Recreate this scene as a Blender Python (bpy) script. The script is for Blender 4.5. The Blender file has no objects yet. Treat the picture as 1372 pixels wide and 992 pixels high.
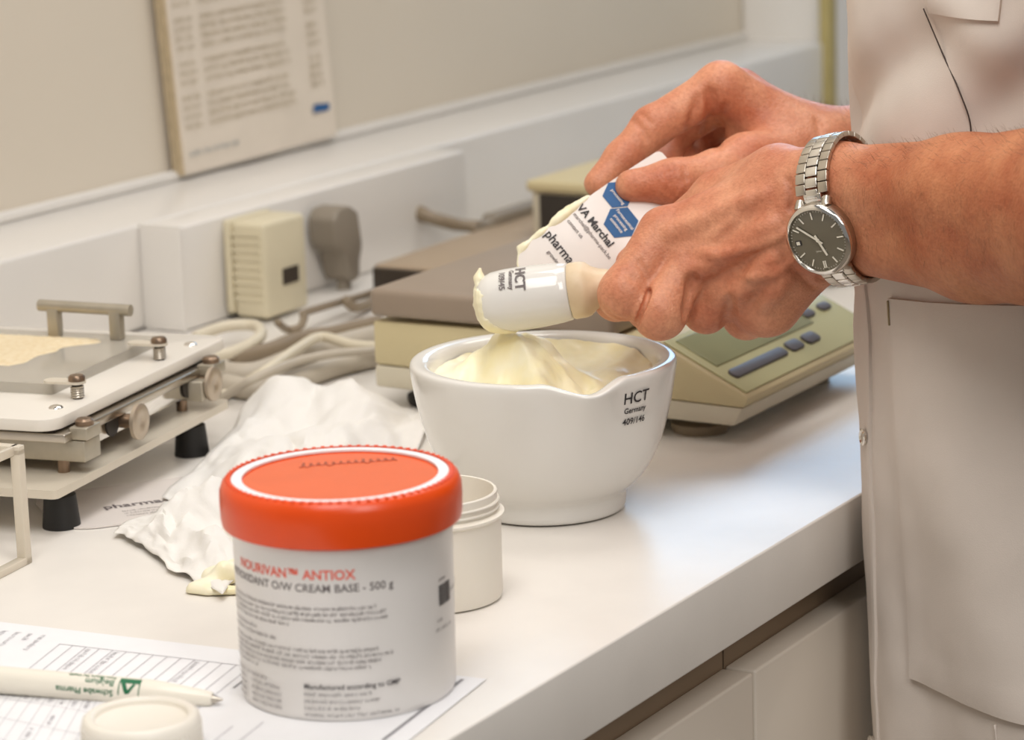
import bpy, bmesh, math, random
import numpy as np
from mathutils import Vector as V, Matrix, noise

SC = bpy.context.scene
COL = SC.collection
random.seed(7)
PI = math.pi

# ------------------------------------------------------------------ camera
cam = bpy.data.cameras.new('camera')
cam_o = bpy.data.objects.new('camera', cam)
COL.objects.link(cam_o)
rot = Matrix([[0.50215, 0.203446, -0.840509], [-0.864225, 0.083217, -0.496176], [-0.031, 0.975543, 0.217611]])
cam_o.matrix_world = Matrix.Translation((0, 0, 0.4235)) @ rot.to_4x4()
cam.sensor_width = 36.0
cam.lens = 3900.0 / 1372.0 * 36.0
cam.clip_start = 0.05
cam.dof.use_dof = True
cam.dof.focus_distance = 1.50
cam.dof.aperture_fstop = 10.5
SC.camera = cam_o

# ------------------------------------------------------------------ light and exposure
SC.view_settings.view_transform = 'Standard'
SC.view_settings.look = 'None'
SC.view_settings.gamma = 1.0
SC.view_settings.use_curve_mapping = False
SC.view_settings.exposure = -0.17
w = bpy.data.worlds.new('room_light')
SC.world = w
w.use_nodes = True
bg = w.node_tree.nodes['Background']
bg.inputs[0].default_value = (1.0, 0.975, 0.95, 1)
bg.inputs[1].default_value = 0.26


def area(name, loc, target, size, power, color, size_y=None):
    l = bpy.data.lights.new(name, 'AREA')
    l.shape = 'RECTANGLE'
    l.size = size
    l.size_y = size_y or size
    l.energy = power
    l.color = color
    o = bpy.data.objects.new(name, l)
    COL.objects.link(o)
    o.location = loc
    o.rotation_euler = (V(target) - V(loc)).to_track_quat('-Z', 'Y').to_euler()
    return o


# pharmacy ceiling panels plus an added fill lamp (2.5 m above the floor)
area('ceiling_and_fill_light', (0.5, 0.55, 1.58), (0.9, 0.75, 0), 0.6, 17, (1.0, 0.965, 0.925), 1.2)
area('ceiling_and_fill_light', (2.0, 0.75, 1.58), (1.9, 0.8, 0), 0.6, 13, (1.0, 0.965, 0.925), 1.2)
area('ceiling_and_fill_light', (0.2, -0.7, 1.58), (1.2, 0.6, 0), 0.6, 19, (1.0, 0.965, 0.925), 1.2)  # unseen fill behind the camera, added to brighten the coat and mortar


# ------------------------------------------------------------------ materials
def lin(c):
    return tuple(((x / 255) / 12.92 if x / 255 <= 0.04045 else ((x / 255 + 0.055) / 1.055) ** 2.4) for x in c)


MATS = {}


def mat(name, rgb, rough=0.5, metal=0.0, bump=0.0, bscale=200.0, var=0.0, vscale=20.0, var_rgb=None, spec=0.5,
        sss=0.0, sss_r=(0.01, 0.004, 0.002), trans=0.0, alpha=1.0, coat=0.0, emit=None, estr=0.0, detail=3.0):
    m = bpy.data.materials.new(name)
    m.use_nodes = True
    nt = m.node_tree
    b = nt.nodes['Principled BSDF']
    c = lin(rgb)
    b.inputs['Base Color'].default_value = (*c, 1)
    b.inputs['Roughness'].default_value = rough
    b.inputs['Metallic'].default_value = metal
    b.inputs['Specular IOR Level'].default_value = spec
    b.inputs['Alpha'].default_value = alpha
    b.inputs['Transmission Weight'].default_value = trans
    b.inputs['Coat Weight'].default_value = coat
    b.inputs['Coat Roughness'].default_value = 0.08
    if sss:
        b.inputs['Subsurface Weight'].default_value = sss
        b.inputs['Subsurface Radius'].default_value = sss_r
        b.inputs['Subsurface Scale'].default_value = 1.0
    if emit:
        b.inputs['Emission Color'].default_value = (*lin(emit), 1)
        b.inputs['Emission Strength'].default_value = estr
    tc = nt.nodes.new('ShaderNodeTexCoord')
    if var or var_rgb:
        n = nt.nodes.new('ShaderNodeTexNoise')
        n.inputs['Scale'].default_value = vscale
        n.inputs['Detail'].default_value = detail
        nt.links.new(tc.outputs['Object'], n.inputs['Vector'])
        r = nt.nodes.new('ShaderNodeValToRGB')
        r.color_ramp.elements[0].position = 0.35
        r.color_ramp.elements[1].position = 0.65
        c2 = lin(var_rgb) if var_rgb else tuple(x * (1 - var) for x in c)
        r.color_ramp.elements[0].color = (*c, 1)
        r.color_ramp.elements[1].color = (*c2, 1)
        nt.links.new(n.outputs['Fac'], r.inputs['Fac'])
        nt.links.new(r.outputs['Color'], b.inputs['Base Color'])
    if bump:
        n2 = nt.nodes.new('ShaderNodeTexNoise')
        n2.inputs['Scale'].default_value = bscale
        n2.inputs['Detail'].default_value = 4
        nt.links.new(tc.outputs['Object'], n2.inputs['Vector'])
        bp = nt.nodes.new('ShaderNodeBump')
        bp.inputs['Strength'].default_value = bump
        bp.inputs['Distance'].default_value = 0.001
        nt.links.new(n2.outputs['Fac'], bp.inputs['Height'])
        nt.links.new(bp.outputs['Normal'], b.inputs['Normal'])
    MATS[name] = m
    return m


def skin_material():
    m = mat('skin', (196, 128, 96), 0.48, sss=0.12, sss_r=(0.006, 0.0022, 0.0012), spec=0.4)
    nt = m.node_tree
    b = nt.nodes['Principled BSDF']
    tc = nt.nodes.new('ShaderNodeTexCoord')

    def nz(scale, detail):
        n = nt.nodes.new('ShaderNodeTexNoise')
        n.inputs['Scale'].default_value = scale
        n.inputs['Detail'].default_value = detail
        nt.links.new(tc.outputs['Object'], n.inputs['Vector'])
        return n
    n1 = nz(38, 5)
    r = nt.nodes.new('ShaderNodeValToRGB')
    e = r.color_ramp.elements
    e[0].position, e[0].color = 0.3, (*lin((192, 114, 82)), 1)
    e[1].position, e[1].color = 0.7, (*lin((223, 158, 123)), 1)
    nt.links.new(n1.outputs['Fac'], r.inputs['Fac'])
    n3 = nz(420, 3)
    r3 = nt.nodes.new('ShaderNodeValToRGB')
    r3.color_ramp.elements[0].position, r3.color_ramp.elements[0].color = 0.3, (0.86, 0.82, 0.80, 1)
    r3.color_ramp.elements[1].position, r3.color_ramp.elements[1].color = 0.6, (1, 1, 1, 1)
    nt.links.new(n3.outputs['Fac'], r3.inputs['Fac'])
    mx = nt.nodes.new('ShaderNodeMix')
    mx.data_type = 'RGBA'
    mx.blend_type = 'MULTIPLY'
    mx.inputs[0].default_value = 1.0
    nt.links.new(r.outputs['Color'], mx.inputs[6])
    nt.links.new(r3.outputs['Color'], mx.inputs[7])
    # the forearm is more tanned than the hand: blend along the arm from the wrist upward
    axis = V((-0.2111,-0.9708,0.0961))
    org = V((1.3826,0.6129,0.1693))
    dt = nt.nodes.new('ShaderNodeVectorMath')
    dt.operation = 'DOT_PRODUCT'
    dt.inputs[1].default_value = axis
    nt.links.new(tc.outputs['Object'], dt.inputs[0])
    mr = nt.nodes.new('ShaderNodeMapRange')
    mr.inputs['From Min'].default_value = org.dot(axis) - 0.005
    mr.inputs['From Max'].default_value = org.dot(axis) + 0.06
    mr.inputs['To Max'].default_value = 0.8
    nt.links.new(dt.outputs['Value'], mr.inputs['Value'])
    mt = nt.nodes.new('ShaderNodeMix')
    mt.data_type = 'RGBA'
    mt.blend_type = 'MULTIPLY'
    mt.inputs[7].default_value = (0.80, 0.68, 0.50, 1)
    nt.links.new(mr.outputs['Result'], mt.inputs[0])
    nt.links.new(mx.outputs[2], mt.inputs[6])
    nt.links.new(mt.outputs[2], b.inputs['Base Color'])
    # fine skin relief: pores (voronoi) over soft wrinkles (noise)
    vo = nt.nodes.new('ShaderNodeTexVoronoi')
    vo.inputs['Scale'].default_value = 700
    nt.links.new(tc.outputs['Object'], vo.inputs['Vector'])
    n2 = nz(160, 6)
    ad = nt.nodes.new('ShaderNodeMath')
    ad.operation = 'MULTIPLY_ADD'
    ad.inputs[1].default_value = 0.35
    nt.links.new(vo.outputs['Distance'], ad.inputs[0])
    nt.links.new(n2.outputs['Fac'], ad.inputs[2])
    bp = nt.nodes.new('ShaderNodeBump')
    bp.inputs['Strength'].default_value = 0.45
    bp.inputs['Distance'].default_value = 0.0012
    nt.links.new(ad.outputs[0], bp.inputs['Height'])
    nt.links.new(bp.outputs['Normal'], b.inputs['Normal'])
    return m


M_SKIN = skin_material()
M_WALL = mat('wall_paint', (216, 206, 190), 0.5, bump=0.05, bscale=300, var=0.04, vscale=3)
M_LEDGE = mat('white_laminate', (228, 224, 218), 0.28, bump=0.03, bscale=400, var=0.03, vscale=8)
M_TOP = mat('worktop_laminate', (232, 227, 220), 0.30, bump=0.06, bscale=900, var=0.03, vscale=30, spec=0.45)
M_CAB = mat('cabinet_front', (222, 212, 198), 0.45, var=0.03, vscale=10)
M_CABIN = mat('recess_shade_brown', (150, 128, 104), 0.6, var=0.1, vscale=10)  # brown stands in for shadow in the finger gap; plinth shares it
M_FLOOR = mat('floor_vinyl', (150, 138, 122), 0.5, var=0.15, vscale=30)
M_OLIVE = mat('olive_edge_strip', (176, 160, 104), 0.5, var=0.08, vscale=40)
M_PAPER = mat('white_paper', (234, 234, 236), 0.7, bump=0.05, bscale=500, var=0.02, vscale=60)
M_OLDPAPER = mat('cream_paper', (224, 213, 198), 0.75, var=0.05, vscale=20)
M_CARDB = mat('card_edge', (200, 182, 150), 0.8, var=0.12, vscale=150)
M_INKBROWN = mat('brown_grey_ink', (168, 152, 120), 0.8, var=0.1, vscale=200)
M_INKBLUEGREY = mat('blue_grey_ink', (128, 142, 150), 0.8, var=0.1, vscale=200)
M_INKBLUE = mat('blue_ink', (36, 92, 148), 0.6, var=0.08, vscale=200)
M_INKGREY = mat('grey_ink', (140, 138, 142), 0.7, var=0.1, vscale=200)
M_INKFAINT = mat('faint_print', (190, 188, 192), 0.7, var=0.08, vscale=200)
M_INKDARK = mat('charcoal_ink', (76, 70, 72), 0.6, var=0.1, vscale=300)
M_INK = mat('black_ink', (48, 44, 46), 0.6, var=0.1, vscale=300)
M_INKSOFT = mat('dark_grey_ink', (112, 104, 104), 0.6, var=0.1, vscale=300)
M_INKGREEN = mat('green_ink', (24, 108, 70), 0.5, var=0.08, vscale=300)
M_INKRED = mat('coral_ink', (238, 104, 82), 0.5, var=0.05, vscale=300)
M_PORC = mat('glazed_porcelain', (228, 225, 219), 0.13, var=0.02, vscale=15, coat=0.3, spec=0.5)
M_CREAM = mat('pale_cream', (245, 239, 214), 0.33, bump=0.12, bscale=160, var_rgb=(242, 231, 188), vscale=45, sss=0.12,
              sss_r=(0.002, 0.0017, 0.0011), spec=0.45)
M_WOOD = mat('pale_beech_wood', (226, 206, 176), 0.42, bump=0.08, bscale=250, var_rgb=(212, 188, 154), vscale=60)
M_JAR = mat('white_plastic_jar', (230, 226, 222), 0.32, var=0.02, vscale=20, sss=0.1, sss_r=(0.004, 0.004, 0.004))
M_JAR2 = mat('ivory_plastic', (236, 230, 218), 0.36, var=0.02, vscale=20, sss=0.1, sss_r=(0.004, 0.004, 0.003))
M_ORANGE = mat('orange_plastic', (232, 76, 10), 0.30, bump=0.03, bscale=600, var=0.06, vscale=40, spec=0.5)
M_ORANGE2 = mat('matte_orange_disc', (234, 104, 56), 0.24, bump=0.05, bscale=900, var=0.05, vscale=40, spec=0.5)
M_DARKRED = mat('dark_red_ridges', (190, 40, 50), 0.4, var=0.05, vscale=40)
M_EMBOSS = mat('shadowed_orange_script', (168, 80, 56), 0.4, var=0.05, vscale=40)
M_STEEL = mat('brushed_steel', (196, 188, 176), 0.28, metal=1.0, bump=0.06, bscale=500, var=0.08, vscale=60)
M_POLISH = mat('polished_steel', (226, 222, 216), 0.10, metal=1.0, var=0.04, vscale=60)
M_ALU = mat('worn_aluminium', (188, 180, 164), 0.42, metal=0.75, bump=0.1, bscale=400, var=0.12, vscale=70)
M_COPPER = mat('tarnished_brass', (150, 128, 108), 0.35, metal=0.85, var=0.2, vscale=120)
M_KNOB = mat('nickel_knob', (200, 186, 168), 0.42, metal=0.8, var=0.1, vscale=90)
M_RUBBER = mat('black_rubber', (26, 24, 22), 0.55, bump=0.05, bscale=400, var=0.2, vscale=40)
M_HOLE = mat('dark_bore', (52, 46, 40), 0.6, var=0.1, vscale=50)
M_WPLATE = mat('white_plastic_plate', (230, 224, 214), 0.25, var=0.03, vscale=12)
M_ACRYL = mat('clear_acrylic_sheet', (234, 228, 216), 0.12, trans=0.55, var=0.02, vscale=20)
M_FROST = mat('milky_acrylic', (236, 226, 208), 0.25, trans=0.25, var=0.03, vscale=20)
M_CAPS = mat('tan_powder', (230, 214, 182), 0.7, bump=0.5, bscale=900, var_rgb=(222, 202, 164), vscale=300)
M_BEIGE = mat('beige_plastic', (206, 192, 152), 0.5, bump=0.04, bscale=700, var=0.04, vscale=20)
M_BEIGEL = mat('pale_grey_plastic', (208, 200, 180), 0.45, var=0.04, vscale=20)
M_ADAPT = mat('ivory_adapter_plastic', (214, 204, 176), 0.5, var=0.04, vscale=30)
M_PAN = mat('grey_pan_enamel', (150, 134, 118), 0.42, var=0.05, vscale=25)
M_PANEL = mat('pale_green_panel', (196, 194, 150), 0.22, var=0.04, vscale=15)
M_WINDOWD = mat('green_display_window', (150, 152, 112), 0.12, var=0.06, vscale=20, coat=0.3)
M_BTN = mat('slate_buttons', (94, 92, 98), 0.5, var=0.06, vscale=60)
M_GREYP = mat('grey_plug_plastic', (138, 128, 114), 0.5, var=0.05, vscale=40)
M_DARKP = mat('dark_brown_plastic', (58, 48, 38), 0.5, var=0.1, vscale=40)
M_TAUPE = mat('taupe_box_cover', (170, 150, 126), 0.45, var=0.06, vscale=20)
M_CABLE1 = mat('grey_cable_sheath', (186, 176, 160), 0.5, var=0.06, vscale=30)
M_CABLE2 = mat('ivory_cable_sheath', (216, 206, 184), 0.5, var=0.06, vscale=30)
M_CABLE3 = mat('taupe_cable_sheath', (138, 122, 100), 0.5, var=0.06, vscale=30)
M_TISSUE = mat('white_tissue', (240, 236, 228), 0.85, bump=0.15, bscale=500, var=0.02, vscale=40, sss=0.2,
               sss_r=(0.004, 0.004, 0.003))
M_COAT = mat('white_cotton_coat', (220, 209, 199), 0.85, bump=0.12, bscale=1500, var=0.03, vscale=30)
M_THREAD = mat('dark_thread', (74, 62, 58), 0.8, var=0.1, vscale=100)
M_TROUS = mat('white_cotton_trousers', (206, 198, 188), 0.85, var=0.04, vscale=20)
M_SHOE = mat('white_clog', (210, 206, 200), 0.5, var=0.04, vscale=20)
M_DIAL = mat('grey_brown_dial', (104, 98, 82), 0.28, metal=0.3, var=0.05, vscale=60, coat=0.4)
M_LUME = mat('silver_hands', (232, 228, 214), 0.25, metal=0.5, var=0.03, vscale=90)
M_CARD = mat('glossy_white_card', (230, 222, 216), 0.25, var=0.02, vscale=40)
M_HAIR = mat('brown_body_hair', (104, 66, 36), 0.5, var=0.2, vscale=60)
M_SKY = mat('daylight_pane', (200, 225, 250), 0.1, emit=(170, 212, 250), estr=4.5, var=0.02, vscale=2)

# ------------------------------------------------------------------ helpers


class MB:
    """collects shapes; build() links them as one mesh object"""

    def __init__(self):
        self.v, self.f = [], []

    def add(self, vs, fs, M=None):
        o = len(self.v)
        for p in vs:
            p = V(p)
            self.v.append(M @ p if M else p)
        self.f += [tuple(i + o for i in q) for q in fs]
        return self

    def box(self, x0, x1, y0, y1, z0, z1, M=None, bev=0.0):
        bm = bmesh.new()
        bmesh.ops.create_cube(bm, size=1)
        for q in bm.verts:
            q.co = V(((x0 + x1) / 2 + q.co.x * (x1 - x0), (y0 + y1) / 2 + q.co.y * (y1 - y0), (z0 + z1) / 2 + q.co.z * (z1 - z0)))
        if bev:
            bmesh.ops.bevel(bm, geom=bm.edges[:], offset=bev, segments=3, profile=0.5, affect='EDGES')
        return self.bm(bm, M)

    def bm(self, bm, M=None):
        bm.verts.index_update()
        self.add([q.co for q in bm.verts], [[q.index for q in f.verts] for f in bm.faces], M)
        bm.free()
        return self

    def lathe(self, prof, n=48, M=None, cap0=True, cap1=True):
        vs, fs = [], []
        for r, z in prof:
            for k in range(n):
                a = 2 * PI * k / n
                vs.append((r * math.cos(a), r * math.sin(a), z))
        for i in range(len(prof) - 1):
            for k in range(n):
                k2 = (k + 1) % n
                fs.append((i * n + k, i * n + k2, (i + 1) * n + k2, (i + 1) * n + k))
        if cap0:
            fs.append(tuple(reversed(range(n))))
        if cap1:
            fs.append(tuple((len(prof) - 1) * n + k for k in range(n)))
        return self.add(vs, fs, M)

    def tube(self, pts, r, n=10, closed=False, sub=6):
        pts = [V(p) for p in pts]
        if sub > 1:
            q = []
            m = len(pts)
            for i in range(m if closed else m - 1):
                p0 = pts[(i - 1) % m] if (i or closed) else pts[0]
                p1, p2 = pts[i], pts[(i + 1) % m]
                p3 = pts[(i + 2) % m] if (closed or i + 2 < m) else pts[-1]
                for s in range(sub):
                    t = s / sub
                    q.append(0.5 * ((2 * p1) + (p2 - p0) * t + (2 * p0 - 5 * p1 + 4 * p2 - p3) * t * t + (3 * p1 - p0 - 3 * p2 + p3) * t ** 3))
            if not closed:
                q.append(pts[-1])
            pts = q
        m = len(pts)
        vs, fs = [], []
        up = V((0.13, 0.2, 0.97))
        for i, p in enumerate(pts):
            t = (pts[(i + 1) % m] if (closed or i < m - 1) else p) - (pts[i - 1] if (closed or i) else p)
            t.normalize()
            x = up.cross(t)
            if x.length < 1e-3:
                x = V((1, 0, 0)).cross(t)
            x.normalize()
            y = t.cross(x)
            rr = r[min(int(i / max(1, sub)), len(r) - 1)] if isinstance(r, (list, tuple)) else r
            for k in range(n):
                a = 2 * PI * k / n
                vs.append(p + rr * (math.cos(a) * x + math.sin(a) * y))
        for i in range(m if closed else m - 1):
            for k in range(n):
                k2 = (k + 1) % n
                j = (i + 1) % m
                fs.append((i * n + k, i * n + k2, j * n + k2, j * n + k))
        if not closed:
            fs.append(tuple(reversed(range(n))))
            fs.append(tuple((m - 1) * n + k for k in range(n)))
        return self.add(vs, fs)

    def prism(self, poly, z0, z1, M=None, bev=0.0):
        """polygon in xy extruded from z0 to z1"""
        bm = bmesh.new()
        lo = [bm.verts.new((x, y, z0)) for x, y in poly]
        hi = [bm.verts.new((x, y, z1)) for x, y in poly]
        n = len(poly)
        bm.faces.new(lo[::-1])
        bm.faces.new(hi)
        for i in range(n):
            bm.faces.new((lo[i], lo[(i + 1) % n], hi[(i + 1) % n], hi[i]))
        bmesh.ops.recalc_face_normals(bm, faces=bm.faces[:])
        if bev:
            bmesh.ops.bevel(bm, geom=bm.edges[:], offset=bev, segments=2, profile=0.5, affect='EDGES')
        return self.bm(bm, M)

    def build(self, name, m, parent=None, smooth=True, auto=40, local=True, label=None, kind=None):
        me = bpy.data.meshes.new(name)
        me.from_pydata([tuple(p) for p in self.v], [], self.f)
        return link(me, name, m, parent, smooth, auto, local, label, kind)


def world_t(p):
    t = p.matrix_parent_inverse.translation + p.location
    return t + world_t(p.parent) if p.parent else V(p.location)


def link(me, name, m, parent=None, smooth=True, auto=40, local=True, label=None, kind=None):
    me.validate()
    me.materials.append(m)
    if smooth:
        me.polygons.foreach_set('use_smooth', [True] * len(me.polygons))
        if auto:
            me.set_sharp_from_angle(angle=math.radians(auto))
    o = bpy.data.objects.new(name, me)
    COL.objects.link(o)
    if parent:
        o.parent = parent
        if not local:
            o.matrix_parent_inverse = Matrix.Translation(-world_t(parent))
    if label:
        o['label'] = label
    if kind:
        o['kind'] = kind
    return o


def thing(name, label, cat, loc=(0, 0, 0), rz=0.0, group=None):
    o = bpy.data.objects.new(name, None)
    COL.objects.link(o)
    o.empty_display_size = 0.02
    o.location = loc
    o.rotation_euler = (0, 0, rz)
    return tag(o, label, cat, group)


def tag(o, label, cat, group=None, kind=None):
    o['label'] = label
    o['category'] = cat
    if group:
        o['group'] = group
    if kind:
        o['kind'] = kind
    return o


def struct(o):
    o['kind'] = 'structure'
    return o


def frame(o, x, y, z=None):
    """matrix with origin o and axes x, y (made orthogonal), z = x cross y"""
    x = V(x).normalized()
    y = V(y)
    y = (y - x * y.dot(x)).normalized()
    z = x.cross(y)
    m = Matrix((x, y, z)).transposed().to_4x4()
    m.translation = V(o)
    return m


def glyphs(body, size, bold=0.0, align='LEFT', extr=0.0):
    """outline lettering as plain vertices and faces in the xy plane"""
    c = bpy.data.curves.new('lettering', 'FONT')
    c.body = body
    c.size = size
    c.align_x = align
    c.offset = bold
    c.resolution_u = 3
    o = bpy.data.objects.new('lettering', c)
    COL.objects.link(o)
    bpy.context.view_layer.update()
    me = bpy.data.meshes.new_from_object(o.evaluated_get(bpy.context.evaluated_depsgraph_get()))
    vs = [q.co.copy() for q in me.vertices]
    fs = [tuple(p.vertices) for p in me.polygons]
    bpy.data.objects.remove(o)
    bpy.data.curves.remove(c)
    bpy.data.meshes.remove(me)
    return vs, fs


def fine_print(width, size, rnd, words=(2, 9)):
    """a line of print too small to read: rows of letter-like strokes grouped in words"""
    vs, fs = [], []
    x = 0.0

    def rect(a, b, c, d):
        o = len(vs)
        vs.extend([V((a, c, 0)), V((b, c, 0)), V((b, d, 0)), V((a, d, 0))])
        fs.append((o, o + 1, o + 2, o + 3))
    while x < width:
        for _ in range(rnd.randint(*words)):
            h = size * (1.0 if rnd.random() < 0.25 else 0.68)
            lo = -0.22 * size if rnd.random() < 0.1 else 0
            rect(x, x + size * 0.12, lo, h)
            k = rnd.random()
            if k < 0.7:
                y = rnd.choice([0, 0.28, 0.56]) * size
                rect(x + size * 0.12, x + size * 0.42, y, y + size * 0.12)
            if k > 0.4:
                rect(x + size * 0.36, x + size * 0.48, 0, size * 0.68)
            x += size * 0.62
            if x > width:
                break
        x += size * 0.4
    return vs, fs


def rounded(x0, x1, y0, y1, r, n=6):
    p = []
    for cx, cy, a0 in ((x1 - r, y1 - r, 0), (x0 + r, y1 - r, 90), (x0 + r, y0 + r, 180), (x1 - r, y0 + r, 270)):
        for k in range(n + 1):
            a = math.radians(a0 + 90 * k / n)
            p.append((cx + r * math.cos(a), cy + r * math.sin(a)))
    return p


def put(mb, vf, fn):
    vs, fs = vf
    mb.add([fn(p) for p in vs], fs)


# --------------------------------------------------------- signed distance bodies


class Field:
    def __init__(self, lo, hi, h):
        self.lo = np.array(lo, float)
        self.h = h
        self.n = np.ceil((np.array(hi) - self.lo) / h).astype(int) + 1
        self.F = np.full(self.n, 0.05, np.float32)

    def copy(self):
        c = Field.__new__(Field)
        c.lo, c.h, c.n = self.lo, self.h, self.n
        c.F = np.full(self.n, 0.05, np.float32)
        return c

    def win(self, a, b, pad):
        i0 = np.clip(np.floor((np.minimum(a, b) - pad - self.lo) / self.h).astype(int), 0, self.n - 1)
        i1 = np.clip(np.ceil((np.maximum(a, b) + pad - self.lo) / self.h).astype(int) + 1, 1, self.n)
        if np.any(i1 <= i0):
            return None, None
        ax = [self.lo[k] + self.h * np.arange(i0[k], i1[k]) for k in range(3)]
        G = np.meshgrid(*ax, indexing='ij')
        return tuple(slice(i0[k], i1[k]) for k in range(3)), G

    def cap(self, a, b, r1, r2, k=0.004, sub=False):
        a, b = np.array(a, float), np.array(b, float)
        s, G = self.win(a, b, max(r1, r2) + 0.045)
        if s is None:
            return self
        ab = b - a
        L = max(ab.dot(ab), 1e-12)
        px, py, pz = G[0] - a[0], G[1] - a[1], G[2] - a[2]
        t = np.clip((px * ab[0] + py * ab[1] + pz * ab[2]) / L, 0, 1)
        d = np.sqrt((px - t * ab[0]) ** 2 + (py - t * ab[1]) ** 2 + (pz - t * ab[2]) ** 2) - (r1 + (r2 - r1) * t)
        self.merge(s, d, k, sub)
        return self

    def merge(self, s, d, k, sub=False):
        F = self.F[s]
        if sub:
            d = -d
            h = np.clip(k - np.abs(F - d), 0, None) / k
            self.F[s] = np.maximum(F, d) + h * h * k * 0.25
        else:
            h = np.clip(k - np.abs(F - d), 0, None) / k
            self.F[s] = np.minimum(F, d) - h * h * k * 0.25

    def chain(self, pts, rs, k=0.003):
        for i in range(len(pts) - 1):
            self.cap(pts[i], pts[i + 1], rs[i], rs[i + 1], k)
        return self

    def union(self, o, k):
        self.merge((slice(None),) * 3, o.F, k)
        return self

    def blur(self, it=1):
        F = self.F
        for _ in range(it):
            for ax in range(3):
                G = F.copy()
                sl = [slice(None)] * 3
                a, b, c = list(sl), list(sl), list(sl)
                a[ax], b[ax], c[ax] = slice(0, -2), slice(1, -1), slice(2, None)
                G[tuple(b)] = 0.25 * F[tuple(a)] + 0.5 * F[tuple(b)] + 0.25 * F[tuple(c)]
                F = G
        self.F = F

    def mesh(self):
        F = self.F
        F[0], F[-1], F[:, 0], F[:, -1], F[:, :, 0], F[:, :, -1] = (0.01,) * 6
        S = F < 0
        nx, ny, nz = (d - 1 for d in F.shape)
        cnt = np.zeros((nx, ny, nz), np.int8)
        for i in (0, 1):
            for j in (0, 1):
                for k in (0, 1):
                    cnt += S[i:nx + i, j:ny + j, k:nz + k]
        act = np.argwhere((cnt > 0) & (cnt < 8))
        idx = np.full((nx, ny, nz), -1, np.int64)
        idx[tuple(act.T)] = np.arange(len(act))
        acc = np.zeros((len(act), 3))
        num = np.zeros(len(act))
        x, y, z = act.T
        for ax in range(3):
            o1, o2 = [q for q in range(3) if q != ax]
            for u in (0, 1):
                for v in (0, 1):
                    d0 = np.zeros(3, int)
                    d0[o1], d0[o2] = u, v
                    d1 = d0.copy()
                    d1[ax] = 1
                    f0 = F[x + d0[0], y + d0[1], z + d0[2]]
                    f1 = F[x + d1[0], y + d1[1], z + d1[2]]
                    m = (f0 < 0) != (f1 < 0)
                    t = f0[m] / (f0[m] - f1[m])
                    p = np.tile(d0.astype(float), (m.sum(), 1))
                    p[:, ax] += t
                    acc[m] += p
                    num[m] += 1
        P = self.lo + self.h * (act + acc / num[:, None])
        quads = []
        for ax in range(3):
            o1, o2 = [q for q in range(3) if q != ax]
            A = [slice(1, -1)] * 3
            A[ax] = slice(0, -1)
            B = list(A)
            B[ax] = slice(1, None)
            e = np.argwhere(S[tuple(A)] != S[tuple(B)])
            off = np.ones(3, int)
            off[ax] = 0
            e = e + off
            inside = S[tuple(e.T)]
            c = []
            for (u, v) in ((0, 0), (1, 0), (1, 1), (0, 1)):
                d = np.zeros(3, int)
                d[o1], d[o2] = -u, -v
                q = e + d
                c.append(idx[q[:, 0], q[:, 1], q[:, 2]])
            Q = np.stack(c, 1)
            flip = inside if ax == 1 else ~inside
            Q[flip] = Q[flip][:, ::-1]
            quads.append(Q)
        Q = np.concatenate(quads)
        return P, Q[(Q >= 0).all(1)]


def mesh_from(name, parts):
    vs, fs, o = [], [], 0
    for P, Q in parts:
        vs.append(P)
        fs.append(Q + o)
        o += len(P)
    P, Q = np.concatenate(vs), np.concatenate(fs)
    me = bpy.data.meshes.new(name)
    me.vertices.add(len(P))
    me.vertices.foreach_set('co', P.astype(np.float32).ravel())
    me.loops.add(len(Q) * 4)
    me.loops.foreach_set('vertex_index', Q.astype(np.int32).ravel())
    me.polygons.add(len(Q))
    me.polygons.foreach_set('loop_start', np.arange(0, len(Q) * 4, 4, dtype=np.int32))
    me.update(calc_edges=True)
    return me


# ------------------------------------------------------------------ setting
YF, YU, YW = 0.627, 1.285, 1.390            # worktop front, upstand front, wall


def setting(name, mb, m, bev=0):
    return struct(mb.build(name, m, smooth=bool(bev)))


setting('floor', MB().box(-2, 5, -2.2, 1.5, -0.95, -0.90), M_FLOOR)
setting('wall_back', MB().box(-1, 2.60, YW, YW + 0.1, -0.9, 1.6).box(2.60, 4.4, YW, YW + 0.1, -0.9, 0.33).box(4.1, 4.4, YW, YW + 0.1, 0.33, 1.6)
        .box(2.60, 4.1, YW, YW + 0.1, 1.35, 1.6), M_WALL)
setting('trim_1', MB().box(-1, 2.985, YU, YW, 0.0, 0.077, bev=0.003), M_LEDGE, 1)
setting('trim_2', MB().box(-1, 2.985, YW - 0.008, YW, 0.0772, 0.085, bev=0.002), M_LEDGE, 1)
XR = V((2.8503,1.2780,0.0680)).x
setting('trim_3', MB().box(XR, XR + 0.020, YU - 0.008, YU + 0.004, -0.02, 0.32, bev=0.002), M_OLIVE, 1)
setting('wall_right', MB().box(XR + 0.0205, 4.4, YU - 0.004, YW - 0.001, -0.02, 0.32, bev=0.002), M_LEDGE, 1)
win = setting('window_1', MB().box(2.60, 4.1, YW + 0.03, YW + 0.04, 0.33, 1.35), M_SKY)
fr = MB()
for x in (2.60, 3.32, 4.06):
    fr.box(x, x + 0.04, YW + 0.0, YW + 0.03, 0.33, 1.35)
fr.box(2.60, 4.1, YW, YW + 0.03, 0.33, 0.37).box(2.60, 4.1, YW, YW + 0.03, 1.31, 1.35)
fr.build('window_frame', M_LEDGE, win, smooth=False)

# ------------------------------------------------------------------ worktop and base cabinets
wt = MB().box(0.2, 2.985, YF, YU, -0.0395, 0.0, bev=0.0012).build('worktop', M_TOP)
tag(wt, 'long white laminate worktop under everything along the wall', 'worktop')


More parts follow.
